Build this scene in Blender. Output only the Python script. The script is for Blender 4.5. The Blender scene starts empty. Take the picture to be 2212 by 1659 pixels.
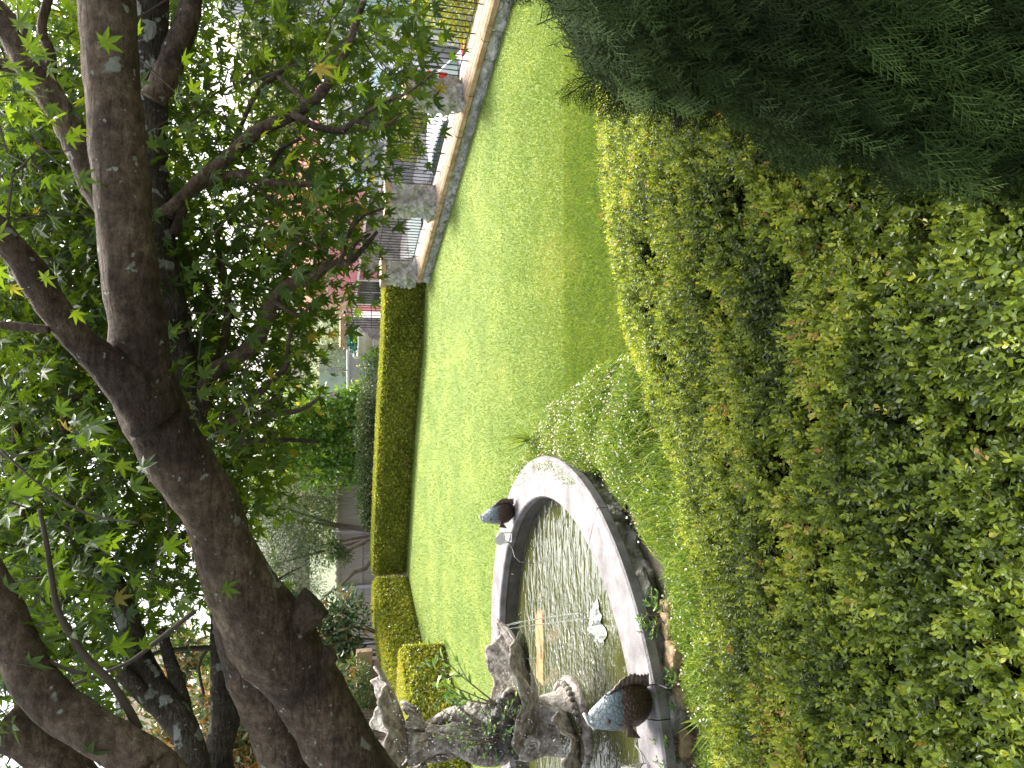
import bpy, math, random
import numpy as np
R=math.radians
random.seed(7); rng=np.random.default_rng(7)
C=bpy.context.scene.collection
SC=bpy.context.scene
# ------------------------------------------------------------------ camera (phone held sideways: the picture's left is up)
F=1597.; TH=R(15.5); H=3.2
ct,st=math.cos(TH),math.sin(TH)
from mathutils import Matrix, Vector, noise
cam=bpy.data.cameras.new('camera'); co=bpy.data.objects.new('camera',cam); C.objects.link(co)
cam.sensor_width=36; cam.lens=F/2212*36; cam.clip_start=0.05; cam.clip_end=3000
fw=Vector((0,ct,-st)); up=Vector((0,st,ct)); rt=Vector((1,0,0))
m=Matrix((( -up.x, rt.x,-fw.x,0),(-up.y,rt.y,-fw.y,0),(-up.z,rt.z,-fw.z,H),(0,0,0,1)))
co.matrix_world=m; SC.camera=co
# ------------------------------------------------------------------ sky, sun, exposure
SUN_EL=R(54); SUN_AZ=R(24)      # azimuth from +Y towards +X
w=bpy.data.worlds.new('World'); SC.world=w; w.use_nodes=True
nt=w.node_tree; nt.nodes.clear()
o_=nt.nodes.new('ShaderNodeOutputWorld'); b_=nt.nodes.new('ShaderNodeBackground')
s_=nt.nodes.new('ShaderNodeTexSky'); s_.sky_type='NISHITA'; s_.sun_disc=False
s_.sun_elevation=SUN_EL; s_.sun_rotation=SUN_AZ; s_.air_density=1.0; s_.dust_density=6.0; s_.ozone_density=1.0
h_=nt.nodes.new('ShaderNodeHueSaturation'); h_.inputs['Saturation'].default_value=0.35; h_.inputs['Value'].default_value=1.0
nt.links.new(s_.outputs[0],h_.inputs['Color']); nt.links.new(h_.outputs[0],b_.inputs[0])
b_.inputs[1].default_value=0.15; nt.links.new(b_.outputs[0],o_.inputs[0])
sl=bpy.data.lights.new('sun','SUN'); sl.energy=2.1; sl.angle=R(20); sl.color=(1,.95,.86)
so=bpy.data.objects.new('sun',sl); C.objects.link(so)
sd=Vector((math.sin(SUN_AZ)*math.cos(SUN_EL),math.cos(SUN_AZ)*math.cos(SUN_EL),math.sin(SUN_EL)))
so.rotation_euler=(-sd).to_track_quat('-Z','Y').to_euler(); so.location=(0,0,30)
SC.view_settings.view_transform='Standard'; SC.view_settings.look='None'; SC.view_settings.gamma=1
SC.view_settings.exposure=1.85
SC.cycles.max_bounces=8; SC.cycles.transparent_max_bounces=8
# ------------------------------------------------------------------ helpers
def P(X,Y,y):
    a=(829.5-Y)/F; b=(1106-X)/F
    t=y/(ct+b*st); return Vector((a*t,y,H+(-st+b*ct)*t))
def G(X,Y,z):
    a=(829.5-Y)/F; b=(1106-X)/F
    t=(z-H)/(-st+b*ct); return Vector((a*t,(ct+b*st)*t,z))
def wid(px,p): return px/F*(p-Vector((0,0,H))).dot(fw)
def PV(X,Y,y):
    a=(829.5-Y)/F; b=(1106-X)/F; t=y/(ct+b*st)
    return np.stack([a*t,y,H+(-st+b*ct)*t],-1)
def tag(o,label=None,cat=None,group=None,kind=None):
    if label:o['label']=label
    if cat:o['category']=cat
    if group:o['group']=group
    if kind:o['kind']=kind
    return o
def empty(name,loc=(0,0,0),rz=0,**k):
    o=bpy.data.objects.new(name,None); C.objects.link(o); o.location=loc; o.rotation_euler=(0,0,rz); o.empty_display_size=.1
    tag(o,**k); return o
class MB:
    def __init__(s): s.v=[];s.f=[];s.m=[];s.cur=0
    def add(s,vs,fs):
        n=len(s.v); s.v+= [tuple(v) for v in vs]; s.f+=[tuple(i+n for i in f) for f in fs]; s.m+=[s.cur]*len(fs)
    def box(s,x0,x1,y0,y1,z0,z1,M=None):
        vs=[Vector((x,y,z)) for x in(x0,x1) for y in(y0,y1) for z in(z0,z1)]
        if M: vs=[M@v for v in vs]
        s.add(vs,[(0,1,3,2),(4,6,7,5),(0,4,5,1),(2,3,7,6),(0,2,6,4),(1,5,7,3)])
    def prism(s,poly,z0,z1):
        n=len(poly); s.add([(x,y,z0) for x,y in poly]+[(x,y,z1) for x,y in poly],
          [tuple(range(n))[::-1],tuple(range(n,2*n))]+[(i,(i+1)%n,n+(i+1)%n,n+i) for i in range(n)])
    def tube(s,pts,rad,seg=8,cap=True,wob=0,seed=0):
        pts=[Vector(p) for p in pts]; n=len(pts)
        if not hasattr(rad,'__len__'): rad=[rad]*n
        ref=None; rings=[]
        for i,p in enumerate(pts):
            d=(pts[min(i+1,n-1)]-pts[max(i-1,0)]).normalized()
            if ref is None:
                ref=d.orthogonal().normalized()
            ref=(ref-d*ref.dot(d)).normalized(); b=d.cross(ref)
            ring=[]
            for k in range(seg):
                a=2*math.pi*k/seg; q=ref*math.cos(a)+b*math.sin(a); r=rad[i]
                if wob: r*=1+wob*noise.noise((p+q*rad[i])*(1.1/max(rad[i],.01))+Vector((seed,0,0)))+wob*.5*noise.noise((p+q*rad[i])*(3.1/max(rad[i],.01)))
                ring.append(p+q*r)
            rings+=ring
        fs=[(i*seg+k,i*seg+(k+1)%seg,(i+1)*seg+(k+1)%seg,(i+1)*seg+k) for i in range(n-1) for k in range(seg)]
        if cap: fs+=[tuple(range(seg))[::-1],tuple(range((n-1)*seg,n*seg))]
        s.add(rings,fs)
    def lathe(s,prof,c=(0,0,0),seg=32):
        n=len(prof)
        vs=[(c[0]+r*math.cos(2*math.pi*k/seg),c[1]+r*math.sin(2*math.pi*k/seg),c[2]+z) for r,z in prof for k in range(seg)]
        s.add(vs,[(i*seg+k,i*seg+(k+1)%seg,(i+1)*seg+(k+1)%seg,(i+1)*seg+k) for i in range(n-1) for k in range(seg)])
    def grid(s,fn,nu,nv,closeu=False):
        vs=[fn(i/(nu-1 if not closeu else nu),j/(nv-1)) for i in range(nu) for j in range(nv)]
        iu=nu if closeu else nu-1
        s.add(vs,[(i*nv+j,((i+1)%nu)*nv+j,((i+1)%nu)*nv+j+1,i*nv+j+1) for i in range(iu) for j in range(nv-1)])
    def ball(s,c,r,seg=10,rings=7,sc=(1,1,1)):
        def fn(u,v):
            a=2*math.pi*u;b=math.pi*(v-.5); b=max(-1.55,min(1.55,b))
            return (c[0]+r*sc[0]*math.cos(a)*math.cos(b),c[1]+r*sc[1]*math.sin(a)*math.cos(b),c[2]+r*sc[2]*math.sin(b))
        s.grid(fn,seg,rings,True)
    def build(s,name,mat,parent=None,smooth=False,**k):
        me=bpy.data.meshes.new(name); me.from_pydata(s.v,[],s.f)
        mats=mat if isinstance(mat,(list,tuple)) else [mat]
        for q in mats: me.materials.append(q)
        if len(mats)>1: me.polygons.foreach_set('material_index',s.m)
        if smooth: me.polygons.foreach_set('use_smooth',[True]*len(s.f))
        me.update(); o=bpy.data.objects.new(name,me); C.objects.link(o)
        if parent is not None: o.parent=parent
        tag(o,**k); return o
def nrm(a): return a/np.maximum(np.linalg.norm(a,axis=-1,keepdims=True),1e-9)
def npmesh(name,V,T,rnd,mat,parent=None,smooth=False,loc=None,**k):
    """V (n,3) T (m,3) rnd (n)"""
    me=bpy.data.meshes.new(name); V=np.asarray(V,np.float32); T=np.asarray(T,np.int32)
    if loc is not None: V=V-np.array(loc,np.float32)
    me.vertices.add(len(V)); me.vertices.foreach_set('co',V.ravel())
    me.loops.add(T.size); me.loops.foreach_set('vertex_index',T.ravel())
    me.polygons.add(len(T)); me.polygons.foreach_set('loop_start',np.arange(0,T.size,3,dtype=np.int32))
    if smooth: me.polygons.foreach_set('use_smooth',np.ones(len(T),bool))
    me.update(calc_edges=True)
    at=me.attributes.new('rnd','FLOAT','POINT'); at.data.foreach_set('value',np.asarray(rnd,np.float32))
    me.materials.append(mat); o=bpy.data.objects.new(name,me); C.objects.link(o)
    if parent is not None: o.parent=parent
    if loc is not None and parent is None: o.location=loc
    tag(o,**k); return o
def scatter(tv,tt,toff,pos,d,n,scale,rnd):
    """template verts: x across, y along d, z along n. returns V,T,rnd"""
    d=nrm(d); x=nrm(np.cross(d,n)); nn=np.cross(x,d)
    tv=np.asarray(tv,float); tt=np.asarray(tt)
    s=np.asarray(scale).reshape(-1,1,1)
    V=pos[:,None,:]+s*(tv[None,:,0:1]*x[:,None,:]+tv[None,:,1:2]*d[:,None,:]+tv[None,:,2:3]*nn[:,None,:])
    N,k=len(pos),len(tv)
    T=(tt[None]+ (np.arange(N)*k)[:,None,None]).reshape(-1,3)
    rr=np.clip(rnd[:,None]+np.asarray(toff)[None,:],0,1)
    return V.reshape(-1,3),T,rr.ravel()
def join(parts):
    Vs,Ts,Rs=[],[],[];n=0
    for V,T,r in parts: Vs.append(V);Ts.append(T+n);Rs.append(r);n+=len(V)
    return np.concatenate(Vs),np.concatenate(Ts),np.concatenate(Rs)
# templates
def T_simple(w=.5,fold=.12,curl=.1): # ovate leaf, length 1
    v=[(0,0,0),(-w*.45,.33,fold),(0,.4,0),(w*.45,.33,fold),(-w*.38,.72,fold*.8-curl*.4),(0,.75,-curl*.4),(w*.38,.72,fold*.8-curl*.4),(0,1,-curl)]
    t=[(0,2,1),(0,3,2),(1,2,5),(1,5,4),(2,3,6),(2,6,5),(4,5,7),(5,6,7)]
    return v,t,[0]*8
def T_oval(w=.6): # round-tipped box leaf, 6 verts cupped
    v=[(0,0,0),(-w/2,.5,.10),(-w*.36,.86,.1),(0,1,.03),(w*.36,.86,.1),(w/2,.5,.10),(0,.5,0)]
    t=[(0,6,1),(1,6,2),(2,6,3),(3,6,4),(4,6,5),(5,6,0)]
    return v,t,[0]*7
def T_maple(seed=0):
    r=random.Random(seed)
    lobes=[(-150,.34),(-100,.62),(-50,.88),(0,1.0),(50,.88),(100,.62),(150,.34)]
    v=[(0,0,0)];
    for i,(a,l) in enumerate(lobes):
        a2=R(a+r.uniform(-6,6)); l*=r.uniform(.92,1.06); dr=-.22*l*l+r.uniform(-.05,.05)
        # shoulders for a fuller lobe
        for da,ll in ((-16,.52),(0,1),(16,.52)):
            q=a2+R(da); v.append((math.sin(q)*l*ll,math.cos(q)*l*ll,dr*ll*ll+(.02 if da else 0)))
        if i<6:
            am=R((a+lobes[i+1][0])/2); lm=.28; v.append((math.sin(am)*lm,math.cos(am)*lm,.03))
    v.append((0,-.12,0)); n=len(v)
    t=[(0,i+1,i) for i in range(1,n-1)]+[(0,1,n-1)]
    # petiole
    k=len(v); v+=[(-.012,0,0),(.012,0,0),(0,-.6,.12)]; t+=[(k,k+1,k+2)]
    v=[(x,y+.0,z) for x,y,z in v]
    return v,t,[0]*len(v)
# ------------------------------------------------------------------ materials
def mat(name,base=(.5,.5,.5),rough=.7,bump=0,bscale=20,ramp=None,nscale=5,detail=6,metal=0,spec=.5,coords='Object',ndist=.0,stretch=None,bdist=.02):
    m=bpy.data.materials.new(name); m.use_nodes=True; t=m.node_tree; bs=t.nodes['Principled BSDF']
    bs.inputs['Base Color'].default_value=(*base,1); bs.inputs['Roughness'].default_value=rough
    bs.inputs['Metallic'].default_value=metal; bs.inputs['Specular IOR Level'].default_value=spec
    tc=t.nodes.new('ShaderNodeTexCoord'); mp=t.nodes.new('ShaderNodeMapping'); t.links.new(tc.outputs[coords],mp.inputs[0])
    if stretch: mp.inputs['Scale'].default_value=stretch
    if ramp:
        n=t.nodes.new('ShaderNodeTexNoise'); n.inputs['Scale'].default_value=nscale; n.inputs['Detail'].default_value=detail; n.inputs['Roughness'].default_value=.62; n.inputs['Distortion'].default_value=ndist
        t.links.new(mp.outputs[0],n.inputs['Vector'])
        cr=t.nodes.new('ShaderNodeValToRGB'); setramp(cr,ramp); t.links.new(n.outputs[0],cr.inputs[0]); t.links.new(cr.outputs[0],bs.inputs['Base Color'])
    if bump:
        n2=t.nodes.new('ShaderNodeTexNoise'); n2.inputs['Scale'].default_value=bscale; n2.inputs['Detail'].default_value=8
        t.links.new(mp.outputs[0],n2.inputs['Vector']); bp=t.nodes.new('ShaderNodeBump'); bp.inputs['Strength'].default_value=min(1,bump); bp.inputs['Distance'].default_value=bdist
        t.links.new(n2.outputs[0],bp.inputs['Height']); t.links.new(bp.outputs[0],bs.inputs['Normal'])
    return m
def setramp(cr,st):
    e=cr.color_ramp.elements
    while len(e)<len(st): e.new(.5)
    for i,(p,c) in enumerate(st): e[i].position=p; e[i].color=(*c,1)
def leafmat(name,ramp,trans=.35,tcol=1.6,rough=.45,spec=.5,tint=(1.1,1.0,.5)):
    m=bpy.data.materials.new(name); m.use_nodes=True; t=m.node_tree; bs=t.nodes['Principled BSDF']; out=t.nodes['Material Output']
    at=t.nodes.new('ShaderNodeAttribute'); at.attribute_name='rnd'; cr=t.nodes.new('ShaderNodeValToRGB'); setramp(cr,ramp)
    t.links.new(at.outputs['Fac'],cr.inputs[0]); t.links.new(cr.outputs[0],bs.inputs['Base Color'])
    bs.inputs['Roughness'].default_value=rough; bs.inputs['Specular IOR Level'].default_value=spec
    if trans>0:
        tr=t.nodes.new('ShaderNodeBsdfTranslucent'); mx=t.nodes.new('ShaderNodeMixShader'); mx.inputs[0].default_value=trans
        ml=t.nodes.new('ShaderNodeMix'); ml.data_type='RGBA'; ml.blend_type='MULTIPLY'; ml.inputs[0].default_value=1
        t.links.new(cr.outputs[0],ml.inputs['A']); ml.inputs['B'].default_value=(tint[0]*tcol,tint[1]*tcol,tint[2]*tcol,1)
        t.links.new(ml.outputs['Result'],tr.inputs[0]); t.links.new(bs.outputs[0],mx.inputs[1]); t.links.new(tr.outputs[0],mx.inputs[2]); t.links.new(mx.outputs[0],out.inputs[0])
    return m
M={}
M['maple']=leafmat('maple_leaf',[(0,(.03,.065,.012)),(.5,(.05,.10,.016)),(.85,(.095,.16,.022)),(1,(.22,.2,.04))],trans=.45,tcol=2.2,rough=.55,tint=(1.3,1.05,.3),spec=.3)
M['box']=leafmat('box_leaf',[(0,(.03,.05,.012)),(.28,(.085,.125,.022)),(.55,(.19,.265,.04)),(.85,(.40,.46,.075)),(.97,(.42,.36,.13)),(1,(.36,.2,.09))],trans=.3,tcol=2.0,rough=.3,spec=.45,tint=(1.15,1.0,.4))
M['clip']=leafmat('clipped_hedge_leaf',[(0,(.14,.165,.03)),(.5,(.27,.305,.045)),(.9,(.46,.45,.08)),(1,(.4,.26,.12))],trans=.25,tcol=1.8,rough=.5)
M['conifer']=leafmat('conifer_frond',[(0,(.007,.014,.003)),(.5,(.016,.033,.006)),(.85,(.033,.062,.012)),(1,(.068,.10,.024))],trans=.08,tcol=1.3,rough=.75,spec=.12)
M['olive']=leafmat('grey_green_leaf',[(0,(.04,.075,.025)),(.6,(.10,.155,.055)),(1,(.2,.26,.11))],trans=.25)
M['vine']=leafmat('vine_leaf',[(0,(.05,.12,.02)),(.6,(.12,.24,.03)),(.95,(.25,.38,.05)),(1,(.6,.4,.03))],trans=.35)
M['magnolia']=leafmat('magnolia_leaf',[(0,(.03,.07,.02)),(.45,(.08,.14,.06)),(.62,(.25,.28,.18)),(.75,(.35,.17,.04)),(1,(.5,.24,.06))],trans=.15,rough=.35)
M['darkshrub']=leafmat('dark_shrub_leaf',[(0,(.03,.06,.015)),(.7,(.09,.14,.04)),(1,(.3,.26,.12))],trans=.2)
M['yellowshrub']=leafmat('yellow_shrub_leaf',[(0,(.06,.09,.01)),(.4,(.2,.24,.02)),(.8,(.45,.42,.04)),(1,(.65,.55,.08))],trans=.3)
M['far']=leafmat('far_tree_leaf',[(0,(.07,.10,.04)),(.6,(.16,.2,.08)),(.93,(.28,.3,.12)),(1,(.5,.28,.08))],trans=.3)
M['grassb']=leafmat('grass_blade',[(0,(.075,.135,.025)),(.5,(.145,.215,.042)),(.85,(.24,.28,.065)),(1,(.38,.34,.15))],trans=.35,tcol=1.5,rough=.5,tint=(1,1,.5))
M['daisyg']=leafmat('daisy_stem',[(0,(.05,.10,.018)),(.6,(.13,.22,.035)),(1,(.33,.38,.10))],trans=.35,tcol=1.5)
M['petal']=leafmat('petal',[(0,(.85,.82,.78)),(.8,(.85,.8,.76)),(.9,(.7,.35,.35)),(1,(.6,.22,.25))],trans=.3,tcol=1,tint=(1,1,1))
M['sapling']=leafmat('sapling_leaf',[(0,(.05,.13,.03)),(.6,(.10,.22,.04)),(1,(.3,.42,.08))],trans=.35,rough=.25,spec=.7)
M['deadleaf']=leafmat('dry_leaf',[(0,(.30,.12,.04)),(1,(.45,.22,.10))],trans=.2)
def barkmat(name,cols,lich,sc=1.,ls=.67):
    m=bpy.data.materials.new(name); m.use_nodes=True; t=m.node_tree; bs=t.nodes['Principled BSDF']; N=t.nodes.new; L=t.links.new
    tc=N('ShaderNodeTexCoord'); n1=N('ShaderNodeTexNoise'); n1.inputs['Scale'].default_value=24*sc; n1.inputs['Detail'].default_value=10; n1.inputs['Roughness'].default_value=.8
    L(tc.outputs['Object'],n1.inputs['Vector']); c1=N('ShaderNodeValToRGB'); setramp(c1,cols); L(n1.outputs[0],c1.inputs[0])
    n2=N('ShaderNodeTexNoise'); n2.inputs['Scale'].default_value=9*sc; n2.inputs['Detail'].default_value=3; n2.inputs['Distortion'].default_value=.3; L(tc.outputs['Object'],n2.inputs['Vector'])
    r2=N('ShaderNodeValToRGB'); setramp(r2,[(ls,(0,0,0)),(ls+.03,(1,1,1))]); L(n2.outputs[0],r2.inputs[0])
    n5=N('ShaderNodeTexNoise'); n5.inputs['Scale'].default_value=4.5; n5.inputs['Detail'].default_value=4; L(tc.outputs['Object'],n5.inputs['Vector']); r5=N('ShaderNodeValToRGB'); setramp(r5,[(.35,(.5,.47,.45)),(.62,(1.35,1.3,1.2))]); L(n5.outputs[0],r5.inputs[0])
    m5=N('ShaderNodeMix'); m5.data_type='RGBA'; m5.blend_type='MULTIPLY'; m5.inputs[0].default_value=1; L(c1.outputs[0],m5.inputs['A']); L(r5.outputs[0],m5.inputs['B'])
    mx=N('ShaderNodeMix'); mx.data_type='RGBA'; L(r2.outputs[0],mx.inputs[0]); L(m5.outputs['Result'],mx.inputs['A']); mx.inputs['B'].default_value=(*lich,1); L(mx.outputs['Result'],bs.inputs['Base Color'])
    n6=N('ShaderNodeTexNoise'); n6.inputs['Scale'].default_value=38*sc; n6.inputs['Detail'].default_value=2; L(tc.outputs['Object'],n6.inputs['Vector']); r6=N('ShaderNodeValToRGB'); setramp(r6,[(.68,(0,0,0)),(.72,(1,1,1))]); L(n6.outputs[0],r6.inputs[0])
    m6=N('ShaderNodeMix'); m6.data_type='RGBA'; L(r6.outputs[0],m6.inputs[0]); L(mx.outputs['Result'],m6.inputs['A']); m6.inputs['B'].default_value=(*lich,1); L(m6.outputs['Result'],bs.inputs['Base Color'])
    n3=N('ShaderNodeTexNoise'); n3.inputs['Scale'].default_value=60*sc; n3.inputs['Detail'].default_value=8; n3.inputs['Roughness'].default_value=.7; L(tc.outputs['Object'],n3.inputs['Vector'])
    n4=N('ShaderNodeTexVoronoi'); n4.inputs['Scale'].default_value=22*sc; n4.feature='DISTANCE_TO_EDGE'
    mp=N('ShaderNodeMapping'); mp.inputs['Scale'].default_value=(.35,1.2,1.6); L(tc.outputs['Object'],mp.inputs[0]); L(mp.outputs[0],n4.inputs['Vector'])
    ad=N('ShaderNodeMath'); ad.operation='MULTIPLY_ADD'; L(n3.outputs[0],ad.inputs[0]); ad.inputs[1].default_value=1; L(n4.outputs[0],ad.inputs[2])
    bp=N('ShaderNodeBump'); bp.inputs['Strength'].default_value=1; bp.inputs['Distance'].default_value=.022; L(ad.outputs[0],bp.inputs['Height']); L(bp.outputs[0],bs.inputs['Normal'])
    bs.inputs['Roughness'].default_value=.85; bs.inputs['Specular IOR Level'].default_value=.25
    return m
M['bark']=barkmat('maple_bark',[(.3,(.028,.021,.016)),(.45,(.085,.062,.046)),(.57,(.155,.118,.09)),(.7,(.27,.22,.18))],(.34,.36,.31))
M['bark2']=barkmat('lichen_bark',[(.3,(.025,.022,.018)),(.5,(.07,.06,.048)),(.7,(.15,.135,.11))],(.32,.34,.30),1.6,.58)
M['twig']=mat('twig',(.07,.055,.042),.85)
M['farbark']=mat('far_bark',(.2,.15,.11),.9,ramp=[(.3,(.08,.06,.045)),(.7,(.2,.16,.12))],nscale=8,bump=.5)
def stone(name,cols,sc=8,bump=.8,bs=30,rough=.85,bd=.02):
    return mat(name,rough=rough,ramp=cols,nscale=sc,bump=bump,bscale=bs,bdist=bd)
M['coping']=stone('pond_coping_stone',[(.3,(.06,.053,.05)),(.5,(.135,.124,.126)),(.68,(.20,.188,.196))],4,.35,70,.55)
M['pondwall']=stone('wet_dark_stone',[(.3,(.02,.018,.014)),(.6,(.07,.06,.045)),(.8,(.12,.11,.07))],4,.6,25,.35)
M['rock']=stone('rough_grey_rock',[(.25,(.05,.05,.045)),(.5,(.18,.17,.15)),(.75,(.36,.34,.3))],9,1,28,.9)
M['granite']=stone('grey_wall_rock',[(.3,(.17,.17,.16)),(.5,(.34,.33,.31)),(.68,(.5,.485,.46))],5,1,14,.9,.09)
M['sandst']=stone('tan_sandstone',[(.25,(.20,.12,.055)),(.5,(.34,.235,.13)),(.75,(.45,.35,.24))],5,.7,30,.85)
M['coptop']=mat('banded_sandstone',rough=.8,ramp=[(.3,(.22,.145,.095)),(.5,(.29,.215,.16)),(.7,(.36,.29,.235))],nscale=2.2,stretch=(5,.6,2),bump=.25,bscale=40)
M['statue']=stone('weathered_fountain_stone',[(.3,(.05,.04,.03)),(.45,(.17,.145,.115)),(.58,(.32,.285,.245)),(.72,(.5,.47,.43))],10,1,26,.6)
M['soil']=stone('wet_black_soil',[(.3,(.008,.007,.005)),(.7,(.04,.035,.02))],12,1,30,.5)
M['garden']=stone('garden_soil',[(.3,(.015,.013,.007)),(.7,(.05,.045,.025))],6,.8,20,.95)
M['asphalt']=stone('pale_asphalt',[(.3,(.2,.2,.2)),(.7,(.3,.3,.3))],3,.3,60,.9)
M['ground']=stone('far_ground',[(.3,(.08,.10,.05)),(.7,(.14,.16,.08))],.3,.3,4,.95)
M['iron']=mat('black_iron',(.012,.012,.014),.45)
M['white']=mat('white_render',(.75,.75,.77),.8,bump=.25,bscale=14)
M['cream']=mat('cream_render',(.72,.64,.5),.8)
M['pink']=mat('pink_render',(.72,.27,.30),.8,ramp=[(.3,(.68,.25,.29)),(.7,(.76,.31,.34))],nscale=3)
M['trim']=mat('white_trim',(.78,.76,.72),.6)
M['glassd']=mat('dark_window',(.05,.06,.065),.08)
M['shutter']=mat('grey_shutter',(.28,.28,.3),.5)
M['timber']=mat('grey_timber',rough=.85,ramp=[(.3,(.36,.33,.29)),(.7,(.52,.48,.43))],nscale=4,stretch=(9,9,.6),bump=.3,bscale=30)
M['tgap']=mat('fence_gap',(.06,.05,.045),.9)
M['sign']=mat('sign_white',(.8,.84,.88),.5); M['signblue']=mat('sign_blue',(.25,.55,.72),.5); M['signgrey']=mat('sign_grey',(.25,.27,.3),.5)
M['carwhite']=mat('white_car_paint',(.75,.76,.77),.2); M['carblack']=mat('black_car_paint',(.012,.012,.014),.3,spec=.3); M['carred']=mat('red_car_paint',(.55,.03,.03),.25)
M['carglass']=mat('car_glass',(.05,.09,.085),.08); M['tyre']=mat('tyre_rubber',(.02,.02,.02),.8); M['rim']=mat('wheel_rim',(.5,.5,.52),.3,metal=.8)
M['redlamp']=mat('red_lamp_lens',(.6,.02,.03),.2); M['steel']=mat('brushed_steel',(.55,.54,.52),.35,metal=.9)
M['lens']=mat('lamp_lens',(.5,.5,.48),.12); M['cable']=mat('grey_cable',(.12,.12,.12),.5)
M['green']=mat('green_planter',(.03,.2,.13),.6,bump=.4,bscale=20); M['greenroof']=mat('pale_green_sheet',(.36,.5,.42),.5)
M['greyroof']=mat('grey_roof_sheet',(.5,.5,.54),.55); M['terra']=mat('terracotta_roof',rough=.8,ramp=[(.3,(.42,.13,.08)),(.7,(.62,.24,.16))],nscale=9,bump=.3,bscale=20)
M['oldsand']=stone('dirty_sandstone',[(.35,(.05,.04,.022)),(.5,(.2,.14,.07)),(.7,(.32,.24,.14))],11,.8,30)
M['orange']=stone('orange_reflection',[(.3,(.22,.09,.03)),(.7,(.42,.22,.09))],6,.6,22,.3)
M['brick']=stone('pinkish_block',[(.3,(.33,.2,.15)),(.7,(.5,.36,.28))],3,.6,12,.9)
M['urn']=stone('cream_urn_stone',[(.3,(.5,.46,.36)),(.7,(.68,.64,.54))],6,.4,25,.8)
M['foam']=mat('white_froth',(.5,.53,.48),.3,ramp=[(.4,(.22,.25,.16)),(.55,(.6,.62,.58))],nscale=14,bump=1,bscale=40)
# translucent-ish pond water: glossy skin over olive body, rippled by noise at two scales
def watermat():
    m=bpy.data.materials.new('pond_water'); m.use_nodes=True; t=m.node_tree; bs=t.nodes['Principled BSDF']; N=t.nodes.new; L=t.links.new
    tc=N('ShaderNodeTexCoord'); mp=N('ShaderNodeMapping'); mp.inputs['Rotation'].default_value=(0,0,.35); mp.inputs['Scale'].default_value=(.55,1.5,1); L(tc.outputs['Object'],mp.inputs[0])
    n=N('ShaderNodeTexNoise'); n.inputs['Scale'].default_value=5.5; n.inputs['Detail'].default_value=2; n.inputs['Roughness'].default_value=.4; n.inputs['Distortion'].default_value=.8; L(mp.outputs[0],n.inputs['Vector'])
    # finer chop close to the fountain (object origin)
    n2=N('ShaderNodeTexNoise'); n2.inputs['Scale'].default_value=16; n2.inputs['Detail'].default_value=4; L(tc.outputs['Object'],n2.inputs['Vector'])
    ln=N('ShaderNodeVectorMath'); ln.operation='LENGTH'; L(tc.outputs['Object'],ln.inputs[0])
    mr=N('ShaderNodeMapRange'); mr.inputs['From Min'].default_value=1.0; mr.inputs['From Max'].default_value=2.3; mr.inputs['To Min'].default_value=.45; mr.inputs['To Max'].default_value=.03; L(ln.outputs['Value'],mr.inputs[0])
    mu=N('ShaderNodeMath'); mu.operation='MULTIPLY'; L(n2.outputs[0],mu.inputs[0]); L(mr.outputs[0],mu.inputs[1])
    ad=N('ShaderNodeMath'); ad.operation='ADD'; L(n.outputs[0],ad.inputs[0]); L(mu.outputs[0],ad.inputs[1])
    bp=N('ShaderNodeBump'); bp.inputs['Strength'].default_value=1; bp.inputs['Distance'].default_value=.045; L(ad.outputs[0],bp.inputs['Height']); L(bp.outputs[0],bs.inputs['Normal'])
    bs.inputs['Base Color'].default_value=(.05,.055,.012,1); bs.inputs['Roughness'].default_value=.02; bs.inputs['IOR'].default_value=1.9; bs.inputs['Specular IOR Level'].default_value=.6
    return m
M['water']=watermat()
def glassy():
    m=bpy.data.materials.new('falling_water'); m.use_nodes=True; bs=m.node_tree.nodes['Principled BSDF']
    bs.inputs['Base Color'].default_value=(.9,.93,.93,1); bs.inputs['Roughness'].default_value=.05; bs.inputs['Transmission Weight'].default_value=.75; bs.inputs['IOR'].default_value=1.33
    return m
M['fall']=glassy()
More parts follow.
